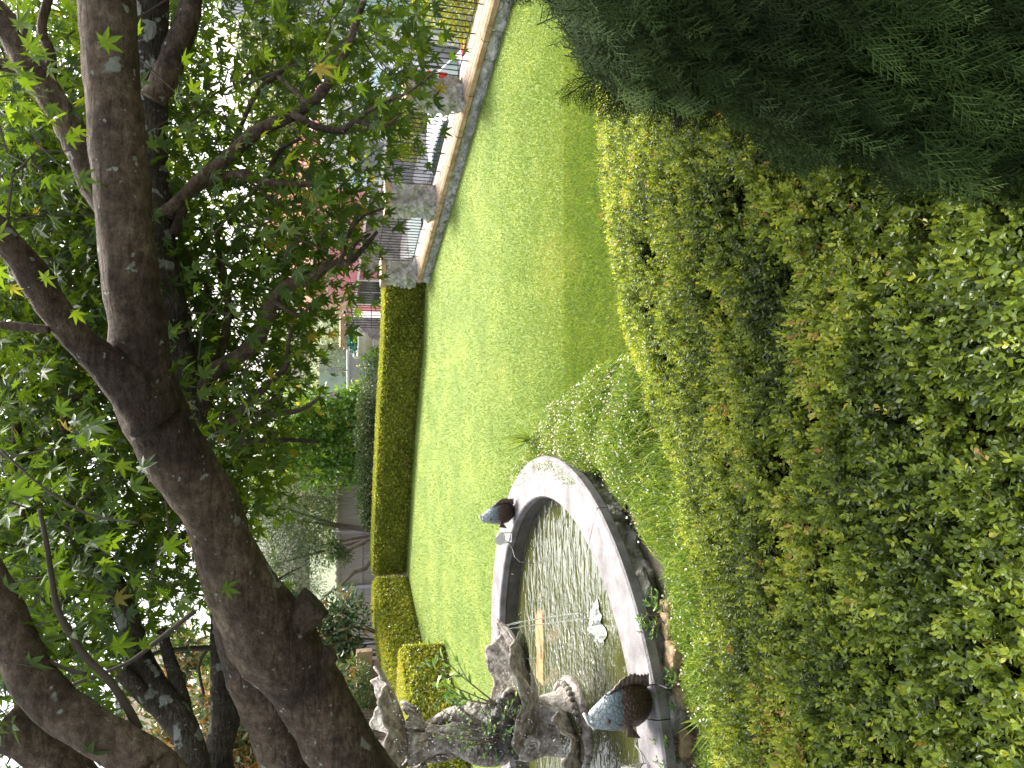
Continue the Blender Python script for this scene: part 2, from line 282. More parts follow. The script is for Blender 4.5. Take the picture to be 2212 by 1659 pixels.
def patina():
    m=bpy.data.materials.new('patinated_bronze'); m.use_nodes=True; t=m.node_tree; bs=t.nodes['Principled BSDF']; N=t.nodes.new; L=t.links.new
    tc=N('ShaderNodeTexCoord'); sp=N('ShaderNodeSeparateXYZ'); L(tc.outputs['Object'],sp.inputs[0])
    n=N('ShaderNodeTexNoise'); n.inputs['Scale'].default_value=16; n.inputs['Detail'].default_value=6; L(tc.outputs['Object'],n.inputs['Vector'])
    ad=N('ShaderNodeMath'); ad.operation='MULTIPLY_ADD'; L(n.outputs[0],ad.inputs[0]); ad.inputs[1].default_value=.16; L(sp.outputs['Z'],ad.inputs[2])
    cr=N('ShaderNodeValToRGB'); setramp(cr,[(.24,(.035,.016,.012)),(.31,(.075,.04,.032)),(.34,(.08,.11,.12)),(.42,(.17,.22,.24)),(.52,(.36,.40,.42))]); L(ad.outputs[0],cr.inputs[0])
    v=N('ShaderNodeTexVoronoi'); v.inputs['Scale'].default_value=34; v.feature='DISTANCE_TO_EDGE'; L(tc.outputs['Object'],v.inputs['Vector'])
    r2=N('ShaderNodeValToRGB'); setramp(r2,[(.01,(.35,.35,.35)),(.09,(1,1,1))]); L(v.outputs[0],r2.inputs[0])
    ml=N('ShaderNodeMix'); ml.data_type='RGBA'; ml.blend_type='MULTIPLY'; ml.inputs[0].default_value=1; L(cr.outputs[0],ml.inputs['A']); L(r2.outputs[0],ml.inputs['B']); L(ml.outputs['Result'],bs.inputs['Base Color'])
    bp=N('ShaderNodeBump'); bp.inputs['Strength'].default_value=.8; bp.inputs['Distance'].default_value=.012; L(v.outputs[0],bp.inputs['Height']); L(bp.outputs[0],bs.inputs['Normal'])
    bs.inputs['Roughness'].default_value=.33; bs.inputs['Metallic'].default_value=.15
    return m
M['patina']=patina()
def lawnmat():
    m=bpy.data.materials.new('lawn_turf'); m.use_nodes=True; t=m.node_tree; bs=t.nodes['Principled BSDF']; N=t.nodes.new; L=t.links.new
    tc=N('ShaderNodeTexCoord'); n=N('ShaderNodeTexNoise'); n.inputs['Scale'].default_value=.9; n.inputs['Detail'].default_value=6; L(tc.outputs['Object'],n.inputs['Vector'])
    n2=N('ShaderNodeTexNoise'); n2.inputs['Scale'].default_value=35; n2.inputs['Detail'].default_value=5; n2.inputs['Roughness'].default_value=.8; L(tc.outputs['Object'],n2.inputs['Vector'])
    ad=N('ShaderNodeMath'); ad.operation='MULTIPLY_ADD'; L(n2.outputs[0],ad.inputs[0]); ad.inputs[1].default_value=.6; L(n.outputs[0],ad.inputs[2])
    cr=N('ShaderNodeValToRGB'); setramp(cr,[(.5,(.10,.15,.028)),(.8,(.145,.20,.038)),(1,(.20,.24,.05))]); L(ad.outputs[0],cr.inputs[0]); L(cr.outputs[0],bs.inputs['Base Color'])
    bp=N('ShaderNodeBump'); bp.inputs['Strength'].default_value=.8; bp.inputs['Distance'].default_value=.03; L(n2.outputs[0],bp.inputs['Height']); L(bp.outputs[0],bs.inputs['Normal'])
    bs.inputs['Roughness'].default_value=.8; bs.inputs['Specular IOR Level'].default_value=.2
    return m
M['lawn']=lawnmat()
M['hedgeshade']=mat('hedge_inside',rough=1,spec=.05,ramp=[(.35,(.003,.004,.002)),(.65,(.014,.015,.006))],nscale=30,bump=.6,bscale=50)
M['clipbase']=mat('clipped_hedge_mass',rough=.9,ramp=[(.3,(.05,.06,.012)),(.7,(.19,.21,.03))],nscale=14,bump=1,bscale=18)
# ------------------------------------------------------------------ ground, street, lawn
PC=Vector((-4.0,8.65)); RO=3.1; RI=2.58; ZC=.30
mb=MB(); mb.add([(-900,-60,-3.2),(900,-60,-3.2),(900,1800,-3.2),(-900,1800,-3.2)],[(0,1,2,3)]); mb.build('ground',M['ground'],kind='structure')
def wx(y): return 6.22-.40*(y-11.4)     # lawn-side foot of the street wall
NEAR=[(PC.x+3.02*math.cos(R(a)),PC.y+3.02*math.sin(R(a))) for a in range(-150,-27,6)]
def ring_sheet(name,poly,z,m,rin):
    n=96; inner=[];outer=[]
    for k in range(n):
        a=2*math.pi*k/n; d=Vector((math.cos(a),math.sin(a))); best=None
        for i in range(len(poly)):
            p=Vector(poly[i])-PC; q=Vector(poly[(i+1)%len(poly)])-PC; e=q-p; den=d.x*e.y-d.y*e.x
            if abs(den)<1e-9: continue
            t=(p.x*e.y-p.y*e.x)/den; s=(p.x*d.y-p.y*d.x)/den
            if t>0 and -1e-6<=s<=1+1e-6: best=t if best is None else max(best,t)
        inner.append((PC.x+d.x*rin,PC.y+d.y*rin,z)); outer.append((PC.x+d.x*best,PC.y+d.y*best,z))
    mb=MB(); mb.add(inner+outer,[(k,(k+1)%n,n+(k+1)%n,n+k)[::-1] for k in range(n)]); return mb.build(name,m,kind='structure')
ring_sheet('garden_bed',[(wx(-8)+.2,-8),(wx(20)+.2,20),(wx(30)-.5,30),(-1,60),(-60,60),(-60,-8)],-.01,M['garden'],RO-.12)
ring_sheet('lawn',[(wx(2)+.1,2),(wx(20.3)+.1,20.3),(2.9,20.9),(1.05,21.3),(-.99,22.7),(-3.2,23.8),(-6.6,25.3),(-7.9,21.8),(-6.6,17.4),(-9.2,12),(-9,8),(-7.2,7.4)]+NEAR+[(.3,6.4)],.0,M['lawn'],RO-.12)
mb=MB()
def sz(y): return -1.0
mb.add([(wx(-5)+.7,-5,sz(6)),(wx(-5)+30,-5,sz(6)),(wx(6)+30,6,sz(6)),(wx(60)+30,60,sz(40)),(wx(60)+.7,60,sz(40)),(wx(6)+.7,6,sz(6))],[(0,1,2,5),(5,2,3,4)]); mb.build('street',M['asphalt'],kind='structure')
# grass blades (only where the camera side can see them)
def inpoly(x,y,poly):
    r=np.zeros(len(x),bool); n=len(poly)
    for i in range(n):
        x1,y1=poly[i];x2,y2=poly[(i+1)%n]
        c=((y1>y)!=(y2>y))&(x<(x2-x1)*(y-y1)/((y2-y1) if y2!=y1 else 1e-9)+x1); r^=c
    return r
N=620000
Xs=rng.uniform(880,1420,N); Ys=rng.uniform(-60,1700,N)
a=(829.5-Ys)/F;b=(1106-Xs)/F;t=(0-H)/(-st+b*ct); gx=a*t; gy=(ct+b*st)*t
lawnpoly=[(wx(2)-.02,2),(wx(20.3)-.02,20.3),(2.9,20.7),(1.05,21.05),(-.99,22.4),(-3.2,23.5),(-6.4,24.9),(-7.7,21.8),(-6.4,17.4),(-9.2,12),(-9,8),(-7.2,7.4)]+NEAR+[(.3,6.4)]
ok=inpoly(gx,gy,lawnpoly)&(np.hypot(gx-PC.x,gy-PC.y)>RO+.01)
gx,gy=gx[ok],gy[ok]
keep=rng.random(len(gx))<np.clip(9/gy,.2,1); gx,gy=gx[keep],gy[keep]
n=len(gx); pos=np.stack([gx,gy,np.zeros(n)],-1)
hgt=rng.uniform(.018,.045,n)*(1+.5*(gy<9))*np.clip(gy/14,1,1.5)
d=np.stack([rng.normal(0,.75,n),rng.normal(0,.75,n),np.ones(n)],-1); nn=np.stack([rng.normal(0,1,n),rng.normal(0,1,n),np.full(n,.1)],-1)
wv=.5+.5*np.sin(gx*1.1+np.sin(gy*.7)*1.3+gy*.4)*.6+.3*np.sin(gy*2.1+gx*.35)
fine=np.sin(gx*5.1+2*np.sin(gy*3.3))*np.sin(gy*4.2+gx*2.2)
strk=np.clip(np.sin(gx*1.9+gy*.5+2*np.sin(gy*.33))*np.sin(gy*.9-gx*.4)-.35,0,1)
rnd=np.clip(.38+.12*wv+.07*fine+.42*strk+rng.normal(0,.17,n)+ (rng.random(n)<.05)*.4,0,1)
V,T,r=scatter([(-.13,0,0),(.13,0,0),(.0,1,.25)],[(0,1,2)],[0,0,.1],pos,d,nn,hgt,rnd)
npmesh('grass',V,T,r,M['grassb'],kind='stuff',label='short bright green mown grass of the garden lawn',cat='grass')
# ------------------------------------------------------------------ near box hedge (broad, sloping crown)
edge=[(-220,1262,5.6),(100,1262,5.5),(400,1272,5.45),(600,1302,5.2),(850,1368,4.75),(1050,1440,4.2),(1300,1490,3.85),(1600,1512,3.6),(1900,1530,3.4)]
def edgept(s):
    Y=-220+s*2120
    for i in range(len(edge)-1):
        if edge[i][0]<=Y<=edge[i+1][0]:
            k=(Y-edge[i][0])/(edge[i+1][0]-edge[i][0]); k2=k*k*(3-2*k); k=.5*k+.5*k2
            X=edge[i][1]*(1-k)+edge[i+1][1]*k; y=edge[i][2]*(1-k)+edge[i+1][2]*k
            return P(X+14,Y,y)
    return P(edge[-1][1],Y,edge[-1][2])
def hs(s,t): # t -0.25..0 back drop, 0 crest, 1 near
    e=edgept(s)
    if t<0:
        k=-t/.25; q=e+Vector((0,.02+.16*math.sin(k*1.4),-k*(e.z+.05)*1.0)); return q
    nr=P(2420,-220+s*2120,.78); p=e.lerp(nr,t); nz=Vector((0,.25,.97))
    p=p+nz*(.10*math.sin(math.pi*min(1,t*1.2))-.03*math.exp(-t*25))
    l=noise.noise(Vector((p.x*1.7,p.y*1.7,3)))*.055+noise.noise(Vector((p.x*4.5,p.y*4.5,9)))*.045
    hq=noise.noise(Vector((p.x*5.2,p.y*5.2,21)))
    l-=.20*max(0,hq-.18)
    return p+nz*l*1.15*min(1,t*8)
NU,NV=150,110
SS=np.linspace(0,1,NU); TT=np.concatenate([np.linspace(-.25,-.01,14),np.linspace(0,1,NV-14)])
HG=np.array([[tuple(hs(s,t)) for t in TT] for s in SS])
gu=np.gradient(HG,axis=0); gv=np.gradient(HG,axis=1); HN=nrm(np.cross(gv,gu)); 
if HN[NU//2,NV//2,2]<0: HN=-HN
area=np.linalg.norm(np.cross(gu,gv),axis=-1)
hedge=empty('box_hedge',(0,3,0),label='broad glossy box hedge filling the foreground below the viewer',cat='hedge')
HL=np.array([0,3,0.])
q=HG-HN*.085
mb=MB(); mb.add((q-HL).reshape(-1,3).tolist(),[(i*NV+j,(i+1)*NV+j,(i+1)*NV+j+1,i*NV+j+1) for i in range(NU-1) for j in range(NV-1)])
mb.build('inner_shade',M['hedgeshade'],hedge,smooth=True)  # near-black backing sheet, shade between the sprigs put into its colour
def sprig(seed,nl=9):
    r=random.Random(seed); v=[];t=[];o=[]; ov,ot,_=T_oval(.58); L_=.055
    for k in range(nl):
        h=L_*(.15+.85*(k//2)/(nl/2)); az=(k%2)*math.pi+(k//2)*math.pi/2+r.uniform(-.4,.4); el=r.uniform(.3,.9)+(.5 if k>=nl-2 else 0)
        d=Vector((math.cos(az)*math.cos(el),math.sin(az)*math.cos(el),math.sin(el))); nz=Vector((-math.cos(az)*math.sin(el),-math.sin(az)*math.sin(el),math.cos(el)))
        x=d.cross(nz); s=r.uniform(.015,.023); b=len(v)
        for p in ov: w_=Vector((0,0,h))+ (x*p[0]+d*p[1]+nz*p[2])*s; v.append((w_.x,w_.z,w_.y)) # y along axis
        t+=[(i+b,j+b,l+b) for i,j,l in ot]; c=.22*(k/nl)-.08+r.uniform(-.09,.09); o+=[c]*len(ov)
    b=len(v); v+=[(-.0008,-.03,0),(.0008,-.03,0),(0,L_,0)]; t+=[(b,b+1,b+2)]; o+=[.3]*3
    return v,t,o
parts=[]
flat=(area*(np.where(TT<0,.7,1)*(1+1.6*np.clip(TT,0,1)**1.5))[None,:]).ravel(); flat=flat/flat.sum()
NS=66000
for k in range(6):
    n=NS//6; idx=rng.choice(len(flat),n,p=flat); i,j=np.divmod(idx,NV)
    i=np.clip(i+rng.uniform(-.5,.5,n),0,NU-1.01); j=np.clip(j+rng.uniform(-.5,.5,n),0,NV-1.01)
    i0=i.astype(int);j0=j.astype(int);fi=(i-i0)[:,None];fj=(j-j0)[:,None]
    p=HG[i0,j0]*(1-fi)*(1-fj)+HG[i0+1,j0]*fi*(1-fj)+HG[i0,j0+1]*(1-fi)*fj+HG[i0+1,j0+1]*fi*fj
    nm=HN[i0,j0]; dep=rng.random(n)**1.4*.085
    pos=p-nm*(dep[:,None]+.035); d=nm+rng.normal(0,.38,(n,3)); x=rng.normal(0,1,(n,3))
    cl=np.array([noise.noise(Vector((float(a_[0])*3,float(a_[1])*3,0.))) for a_ in p])
    yng=np.array([noise.noise(Vector((float(a_[0])*1.3,float(a_[1])*1.3,7.))) for a_ in p])
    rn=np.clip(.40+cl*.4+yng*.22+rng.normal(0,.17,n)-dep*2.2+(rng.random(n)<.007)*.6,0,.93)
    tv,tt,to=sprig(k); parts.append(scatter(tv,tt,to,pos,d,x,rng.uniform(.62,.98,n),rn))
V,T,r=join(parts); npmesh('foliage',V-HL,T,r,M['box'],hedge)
# bare twigs and fallen maple leaves on the hedge
tb=MB(); rr=random.Random(3)
for X0,Y0,X1,Y1,t_ in ((1512,900,1530,1060,.35),(1545,880,1512,960,.3),(1930,990,1870,1120,.7),(2060,820,2110,930,.8),(1700,1180,1760,1330,.5),(1980,1240,2050,1290,.75)):
    y=np.interp((X0-1400)/900,[0,1],[4.1,1.2]); a_=P(X0,Y0,y); b2=P(X1,Y1,y-.03)
    tb=MB(); tb.tube([a_,a_.lerp(b2,.4)+Vector((.01,0,.015)),b2],[.003,.0022,.001],5)
    tb.v=[tuple(np.array(v)-HL) for v in tb.v]; tb.build('bare_twig',M['farbark'],hedge)
lv,lt,lo=T_maple(5)
for k in range(9):
    i=rng.integers(20,NU-30); j=rng.integers(25,NV-12); p=HG[i,j]+HN[i,j]*.012
    V,T,r=scatter(lv,lt,lo,np.array([[0,0,0.]]),rng.normal(0,1,(1,3)),HN[i,j][None]+rng.normal(0,.5,(1,3)),[.018+.014*rng.random()],rng.random(1))
    npmesh('dry_leaf',V+np.array(p),T,r,M['deadleaf'],loc=tuple(p),label='small curled brown leaf caught on the foreground box hedge',cat='leaf',group='dry leaves on the box hedge')
# ------------------------------------------------------------------ back hedges (clipped)
def clipped(name,front,thick,zt,label,side=-1,nleaf=26000,dark=0.):
    """front: list of (x,y) along the visible face"""
    f=[Vector(p) for p in front]; back=[]
    for i,p in enumerate(f):
        d=(f[min(i+1,len(f)-1)]-f[max(i-1,0)]).normalized(); back.append(p+Vector((-d.y,d.x))*thick*side)
    o=f[0]; root=empty(name,(o.x,o.y,0),label=label,cat='hedge',group='clipped hedges round the lawn')
    poly=f+back[::-1]; mb=MB(); ins=[(p.x-o.x,p.y-o.y) for p in poly]
    cx=sum(p[0] for p in ins)/len(ins); cy=sum(p[1] for p in ins)/len(ins)
    n=len(f)
    def cross(i,k): # profile around section: front base -> front top -> back top -> back base
        a_,b_=f[i]-o,back[i]-o; prof=[(0.02,.0),(0,.15),(0.0,zt-.12),(.06,zt-.02),(.15,zt),(.85,zt),(.95,zt-.05),(1,zt-.15),(1,0)]
        q=a_.lerp(b_,prof[k][0]); return (q.x,q.y,prof[k][1]-.03 if prof[k][1]>.5 else prof[k][1])
    mb.add([cross(i,k) for i in range(n) for k in range(9)],[(i*9+k,(i+1)*9+k,(i+1)*9+k+1,i*9+k+1) for i in range(n-1) for k in range(8)]+[tuple(range(9)),tuple(range((n-1)*9,n*9))[::-1]])
    mb.build('inner_mass',M['clipbase'],root)
    # leaves on front, top and both ends
    segs=[]; 
    for i in range(n-1): segs.append((f[i]-o,f[i+1]-o,'f')); segs.append((back[i]-o,back[i+1]-o,'b'))
    segs.append((f[0]-o,back[0]-o,'f')); segs.append((f[-1]-o,back[-1]-o,'f'))
    ps=[];ns=[];ar=[]
    cen=Vector((cx,cy))
    for a_,b2,kd in segs:
        L_=(b2-a_).length; e=(b2-a_)/L_; no=Vector((e.y,-e.x)); 
        if no.dot((a_+b2)/2-cen)<0: no=-no
        m_=int(nleaf*L_*zt/14*(.25 if kd=='b' else 1)); u=rng.random(m_)*L_; z=rng.random(m_)**.85*zt
        dp=rng.normal(0,.035,m_)+.025*np.sin(u*5)*np.sin(z*7)+.025*np.sin(u*23+3*np.sin(z*9))*np.sin(z*21+u*2)-.10*np.clip((z-zt+.13)/.13,0,1)**2-.06*(z<.12)
        ps.append(np.stack([a_.x+e.x*u+no.x*dp,a_.y+e.y*u+no.y*dp,z],-1)); ns.append(np.tile([no.x,no.y,.25],(m_,1)))
    for i in range(n-1):
        a_,b2,c_,d_=f[i]-o,f[i+1]-o,back[i+1]-o,back[i]-o; m_=int(nleaf*(b2-a_).length*thick/14)
        u=rng.random(m_)[:,None]; v=rng.random(m_)[:,None]
        A=np.array(a_);B=np.array(b2);Cc=np.array(c_);D=np.array(d_)
        q=(A*(1-u)+B*u)*(1-v)+(D*(1-u)+Cc*u)*v
        ps.append(np.concatenate([q,(zt+rng.normal(0,.012,m_)-.01)[:,None]],1)); ns.append(np.tile([0,0,1.],(m_,1)))
    ps=np.concatenate(ps);ns=np.concatenate(ns);m_=len(ps)
    tv,tt,to=T_oval(.8); cl=np.sin(ps[:,0]*2.3+ps[:,2]*3)*np.sin(ps[:,1]*1.9+1)*.12
    rn=np.clip(.42+cl+rng.normal(0,.2,m_)-dark,0,.97); rn[rng.random(m_)<.012]=1
    V,T,r=scatter(tv,tt,to,ps,ns+rng.normal(0,.75,(m_,3)),rng.normal(0,1,(m_,3)),rng.uniform(.035,.072,m_),rn)
    npmesh('foliage',V,T,r,M['clip'],root)
    return root
clipped('clipped_hedge',[(3.0,20.7),(1.05,21.05),(-.99,22.4),(-3.2,23.5),(-6.3,24.8)],.9,1.08,'long low clipped hedge across the far end of the lawn',-1,120000)
clipped('clipped_hedge',[(-6.35,24.3),(-7.0,22.6),(-7.55,21.0),(-8.0,19.0)],1.1,1.12,'clipped hedge in the far left corner of the lawn, brown along its top',-1,110000,-.12)
clipped('clipped_hedge',[(-6.3,17.7),(-7.0,16.2),(-7.7,14.8),(-8.6,13.0),(-9.6,11)],1.9,1.04,'nearer yellow green clipped hedge seen behind the fountain shells',-1,110000,-.2)
# ------------------------------------------------------------------ pond
cop=empty('pond_surround',(PC.x,PC.y,0),label='round raised stone pond surround with broad pale coping',cat='pond')
nseg=9
for k in range(nseg):
    a0=2*math.pi*(k+.28)/nseg+.0015; a1=2*math.pi*(k+1.28)/nseg-.0015; mb=MB()
    prof=[(RI,ZC-.10),(RI,ZC-.015),(RI+.015,ZC),(RO-.02,ZC),(RO,ZC-.02),(RO,ZC-.11)]
    def fn(u,v,a0=a0,a1=a1):
        a=a0+(a1-a0)*u; i=int(round(v*(len(prof)-1))); r_,z=prof[i]; return (r_*math.cos(a),r_*math.sin(a),z)
    mb.grid(fn,16,len(prof)); mb.grid(lambda u,v:(( RI+(RO-RI)*v)*math.cos(a0+(a1-a0)*u),(RI+(RO-RI)*v)*math.sin(a0+(a1-a0)*u),ZC-.11),16,2)
    for a in (a0,a1): mb.add([(r_*math.cos(a),r_*math.sin(a),z) for r_,z in prof],[tuple(range(6))])
    mb.build('coping_slab',M['coping'],cop)
mb=MB(); mb.lathe([(RI+.02,ZC-.105),(RI+.02,-.45)],seg=96); mb.build('inner_wall',M['pondwall'],cop,smooth=True)
# rough rock face outside
mb=MB()
def rockring(u,v):
    a=2*math.pi*u; z=ZC-.112-v*.42; p=Vector((math.cos(a)*3,math.sin(a)*3,z)); blk=abs(math.sin(a*17+ (2 if v>.5 else 0)));
    r_=RO-.03-.05*v+.09*noise.noise(p*4.5)+.05*noise.noise(p*13)-(.05 if blk<.08 else 0)
    return (r_*math.cos(a),r_*math.sin(a),z)
mb.grid(rockring,420,14,True); mb.build('outer_rock_face',M['rock'],cop)
mb=MB(); mb.lathe([(.001,-.44),(RI+.04,-.44)],seg=64); mb.build('pond_floor',M['pondwall'],cop)
mb=MB(); mb.lathe([(.001,0),(1,0),(RI+.015,0)],seg=96); wt=mb.build('water',M['water'],kind='structure'); wt.location=(PC.x-.2,PC.y-.1,0.02); 
for v in wt.data.vertices: v.co.x+=.2; v.co.y+=.1
mb=MB() # thin orange slab laid on the water in place of a reflection
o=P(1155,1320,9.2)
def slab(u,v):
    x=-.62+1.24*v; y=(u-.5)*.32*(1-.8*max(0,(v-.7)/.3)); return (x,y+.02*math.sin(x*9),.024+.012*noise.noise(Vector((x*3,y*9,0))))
mb.grid(slab,8,30); mb.build('reflection_slab',M['orange'],label='long orange slab standing in for a reflection on the pond behind the shell',cat='stone').location=(-3.6,9.98,0)
# froth
mb=MB()
def fro(u,v):
    a=2*math.pi*u; r_=.17*v*(1+.35*math.sin(3*a+1)+.2*math.sin(7*a)); h=.10*(1-v*v)+.03*noise.noise(Vector((math.cos(a)*v*6,math.sin(a)*v*6,1)))+.02*noise.noise(Vector((math.cos(a)*v*15,math.sin(a)*v*15,1)))
    return (r_*math.cos(a)*1.15,r_*math.sin(a),max(0,h)+.012)
mb.grid(fro,40,14,True); g=G(1295,1352,.02); mb.build('water_froth',M['foam'],smooth=True,label='white frothy splash near the front rim of the pond',cat='froth').location=(g.x,g.y,.02)
# ------------------------------------------------------------------ fountain
FC=Vector((-4.15,8.55,0)); FR=empty('fountain',FC,label='weathered stone fountain with scallop shells and scaly dolphins',cat='fountain')
def shell(size,asp,cup,nr,ruf,seed,thick=.03):
    """fan in local xy, hinge at origin, opening to +x"""
    mb=MB(); nu,nv=161,34
    def f(u,v,off):
        a=(u-.5)*R(205); r=size*(.08+.92*v)*(1-.10*abs(math.sin(a))**2)
        r*=1+.05*math.sin(nr*a)*v**3; x=r*math.cos(a*.93)+size*.10; y=r*math.sin(a)*asp
        z=cup*(v**1.7)+ruf*v**3*math.sin(nr*a+seed)-.013*math.cos(nr*a*3.0)*v+.005*math.sin(v*40)*v
        return (x,y,z+off)
    vs=[f(i/(nu-1),j/(nv-1),0) for i in range(nu) for j in range(nv)]; m1=len(vs)
    vs+=[f(i/(nu-1),j/(nv-1),-thick-.02*(1-j/(nv-1))) for i in range(nu) for j in range(nv)]
    fs=[(i*nv+j,(i+1)*nv+j,(i+1)*nv+j+1,i*nv+j+1) for i in range(nu-1) for j in range(nv-1)]
    fs+=[(m1+a[3],m1+a[2],m1+a[1],m1+a[0]) for a in fs]
    fs+=[(i*nv+nv-1,(i+1)*nv+nv-1,m1+(i+1)*nv+nv-1,m1+i*nv+nv-1) for i in range(nu-1)]
    fs+=[(j,j+1,m1+j+1,m1+j)[::-1] for j in range(nv-1)]+[((nu-1)*nv+j,(nu-1)*nv+j+1,m1+(nu-1)*nv+j+1,m1+(nu-1)*nv+j) for j in range(nv-1)]
    mb.add(vs,fs); return mb
def place(o,loc,rz=0,rx=0,ry=0): o.location=Vector(loc)-FC if o.parent==FR else loc; o.rotation_euler=(rx,ry,rz); return o
def shellpart(size,asp,cup,nr,ruf,seed,loc,rz,ry=0,rx=0,pool=True):
    s=place(shell(size,asp,cup,nr,ruf,seed).build('scallop_shell',M['statue'],FR,smooth=True),loc,rz,rx,ry)
    if pool:
        mb=MB(); mb.lathe([(.001,0),(size*.5,0)],seg=28); w_=mb.build('shell_water',M['water'],s); w_.location=(size*.52,0,cup*.42); w_.scale=(1,asp,1); w_.rotation_euler=(0,-ry,0)
    return s
shellpart(1.12,.58,.40,7,.06,0,(-4.0,8.35,.62),R(-6),rx=R(2))
shellpart(.66,.8,.36,8,.07,1,(-4.15,7.9,.26),R(-40),rx=R(6))
shellpart(.62,.7,.25,7,.045,2,(-4.9,8.2,.5),R(200),pool=False)
shellpart(.88,.70,.28,8,.04,.6,(-4.22,8.5,2.14),R(-4),pool=False)
shellpart(.62,.7,.24,7,.04,2,(-4.25,8.55,2.14),R(178),pool=False)
mb=MB(); mb.lathe([(.001,-.44),(.50,-.44),(.50,-.02),(.54,0),(.54,.08),(.48,.11),(.44,.13),(.38,.2),(.34,.42),(.30,.55)],seg=48); mb.build('base_plinth',M['statue'],FR,smooth=True)
mb=MB()
for k in range(34):
    a=2*math.pi*k/34; mb.ball((.455*math.cos(a),.455*math.sin(a),.15),.040,8,6)
mb.build('beaded_rim',M['statue'],FR,smooth=True)
mb=MB()
def core(u,v):
    a=2*math.pi*u; z=.35+v*1.75; r_=np.interp(v,[0,.2,.4,.55,.8,1],[.32,.34,.26,.18,.15,.22]); p=Vector((math.cos(a),math.sin(a),z*2)); r_+=.06*noise.noise(p*1.8)+.03*noise.noise(p*6)
    return (r_*math.cos(a),r_*math.sin(a),z)
mb.grid(core,48,50,True); mb.build('stem',M['statue'],FR,smooth=True)
# scaly dolphins twisting round the stem, tails fanned
def dolphin(a0):
    mb=MB(); pts=[];rad=[]
    for i in range(26):
        k=i/25; a=a0+k*2.2; r_=.20-.02*k+.06*math.sin(k*3.1); z=.85+k*1.05
        pts.append((r_*math.cos(a),r_*math.sin(a),z)); rad.append(np.interp(k,[0,.12,.4,.8,1],[.06,.145,.13,.07,.04]))
    mb.tube(pts,rad,18,wob=.06); 
    c=Vector(pts[1])
    dm=mb.build('dolphin',M['scale'],FR,smooth=True)
    f2=MB(); e=Vector(pts[-1])
    for s in(-1,1):
        def tail(u,v,s=s): 
            a=a0+2.2+s*(.2+.9*u); L_=.10+.24*v*(1-.3*abs(u-.5)); return (e.x+L_*math.cos(a),e.y+L_*math.sin(a),e.z+.05*s*0+.20*v*v+.025*math.sin(u*18))
        f2.grid(tail,10,6)
    t_=f2.build('tail_fin',M['statue'],dm,smooth=True); sm=t_.modifiers.new('s','SOLIDIFY'); sm.thickness=.03
    for s in(-1,1):
        b=MB(); b.ball(tuple(c+Vector((math.cos(a0+s*.9)*.13,math.sin(a0+s*.9)*.13,.06))),.035,8,6); b.build('eye',M['statue'],dm,smooth=True)
def scalemat():
    m=M['statue'].copy(); m.name='scaly_fountain_stone'; t=m.node_tree; bs=t.nodes['Principled BSDF']
    tc=t.nodes.new('ShaderNodeTexCoord'); v=t.nodes.new('ShaderNodeTexVoronoi'); v.inputs['Scale'].default_value=17; t.links.new(tc.outputs['Object'],v.inputs['Vector'])
    bp=t.nodes.new('ShaderNodeBump'); bp.invert=True; bp.inputs['Strength'].default_value=1; bp.inputs['Distance'].default_value=.035; t.links.new(v.outputs['Distance'],bp.inputs['Height']); 
    old=[l for l in t.links if l.to_socket==bs.inputs['Normal']][0].from_socket; t.links.new(old,bp.inputs['Normal']); t.links.new(bp.outputs[0],bs.inputs['Normal']); return m
M['scale']=scalemat()
for a0 in (-.9,1.2,3.3): dolphin(a0)
# coiled scroll ornaments
def scroll(c,s,ax,parent):
    mb=MB(); pts=[];rad=[]
    for i in range(34):
        k=i/33; a=k*4.2*math.pi; r_=s*(1-k*.85); pts.append((c[0]+ax[0]*r_*math.cos(a),c[1]+ax[1]*r_*math.cos(a),c[2]+r_*math.sin(a))); rad.append(s*.28*(1-.6*k))
    mb.tube(pts,rad,8); mb.build('scroll',M['statue'],parent,smooth=True)
for (x,y,z) in ((-3.55,8.1,.95),(-4.0,7.85,.78),(-4.5,8.0,.8)): scroll((x-FC.x,y-FC.y,z),.11,(.9,-.3),FR)
# dark planted soil lump between the shells
mb=MB(); 
def lump(u,v):
    a=2*math.pi*u; b=math.pi*(v-.5); q=Vector((math.cos(a)*math.cos(b),math.sin(a)*math.cos(b),math.sin(b))); r_=1+.35*noise.noise(q*3)+.15*noise.noise(q*8); return (q.x*.36*r_,q.y*.24*r_,q.z*.26*r_)
mb.grid(lump,40,24,True); o=mb.build('planted_soil',M['soil'],FR,smooth=True); o.location=Vector((-3.88,8.12,1.0))-FC
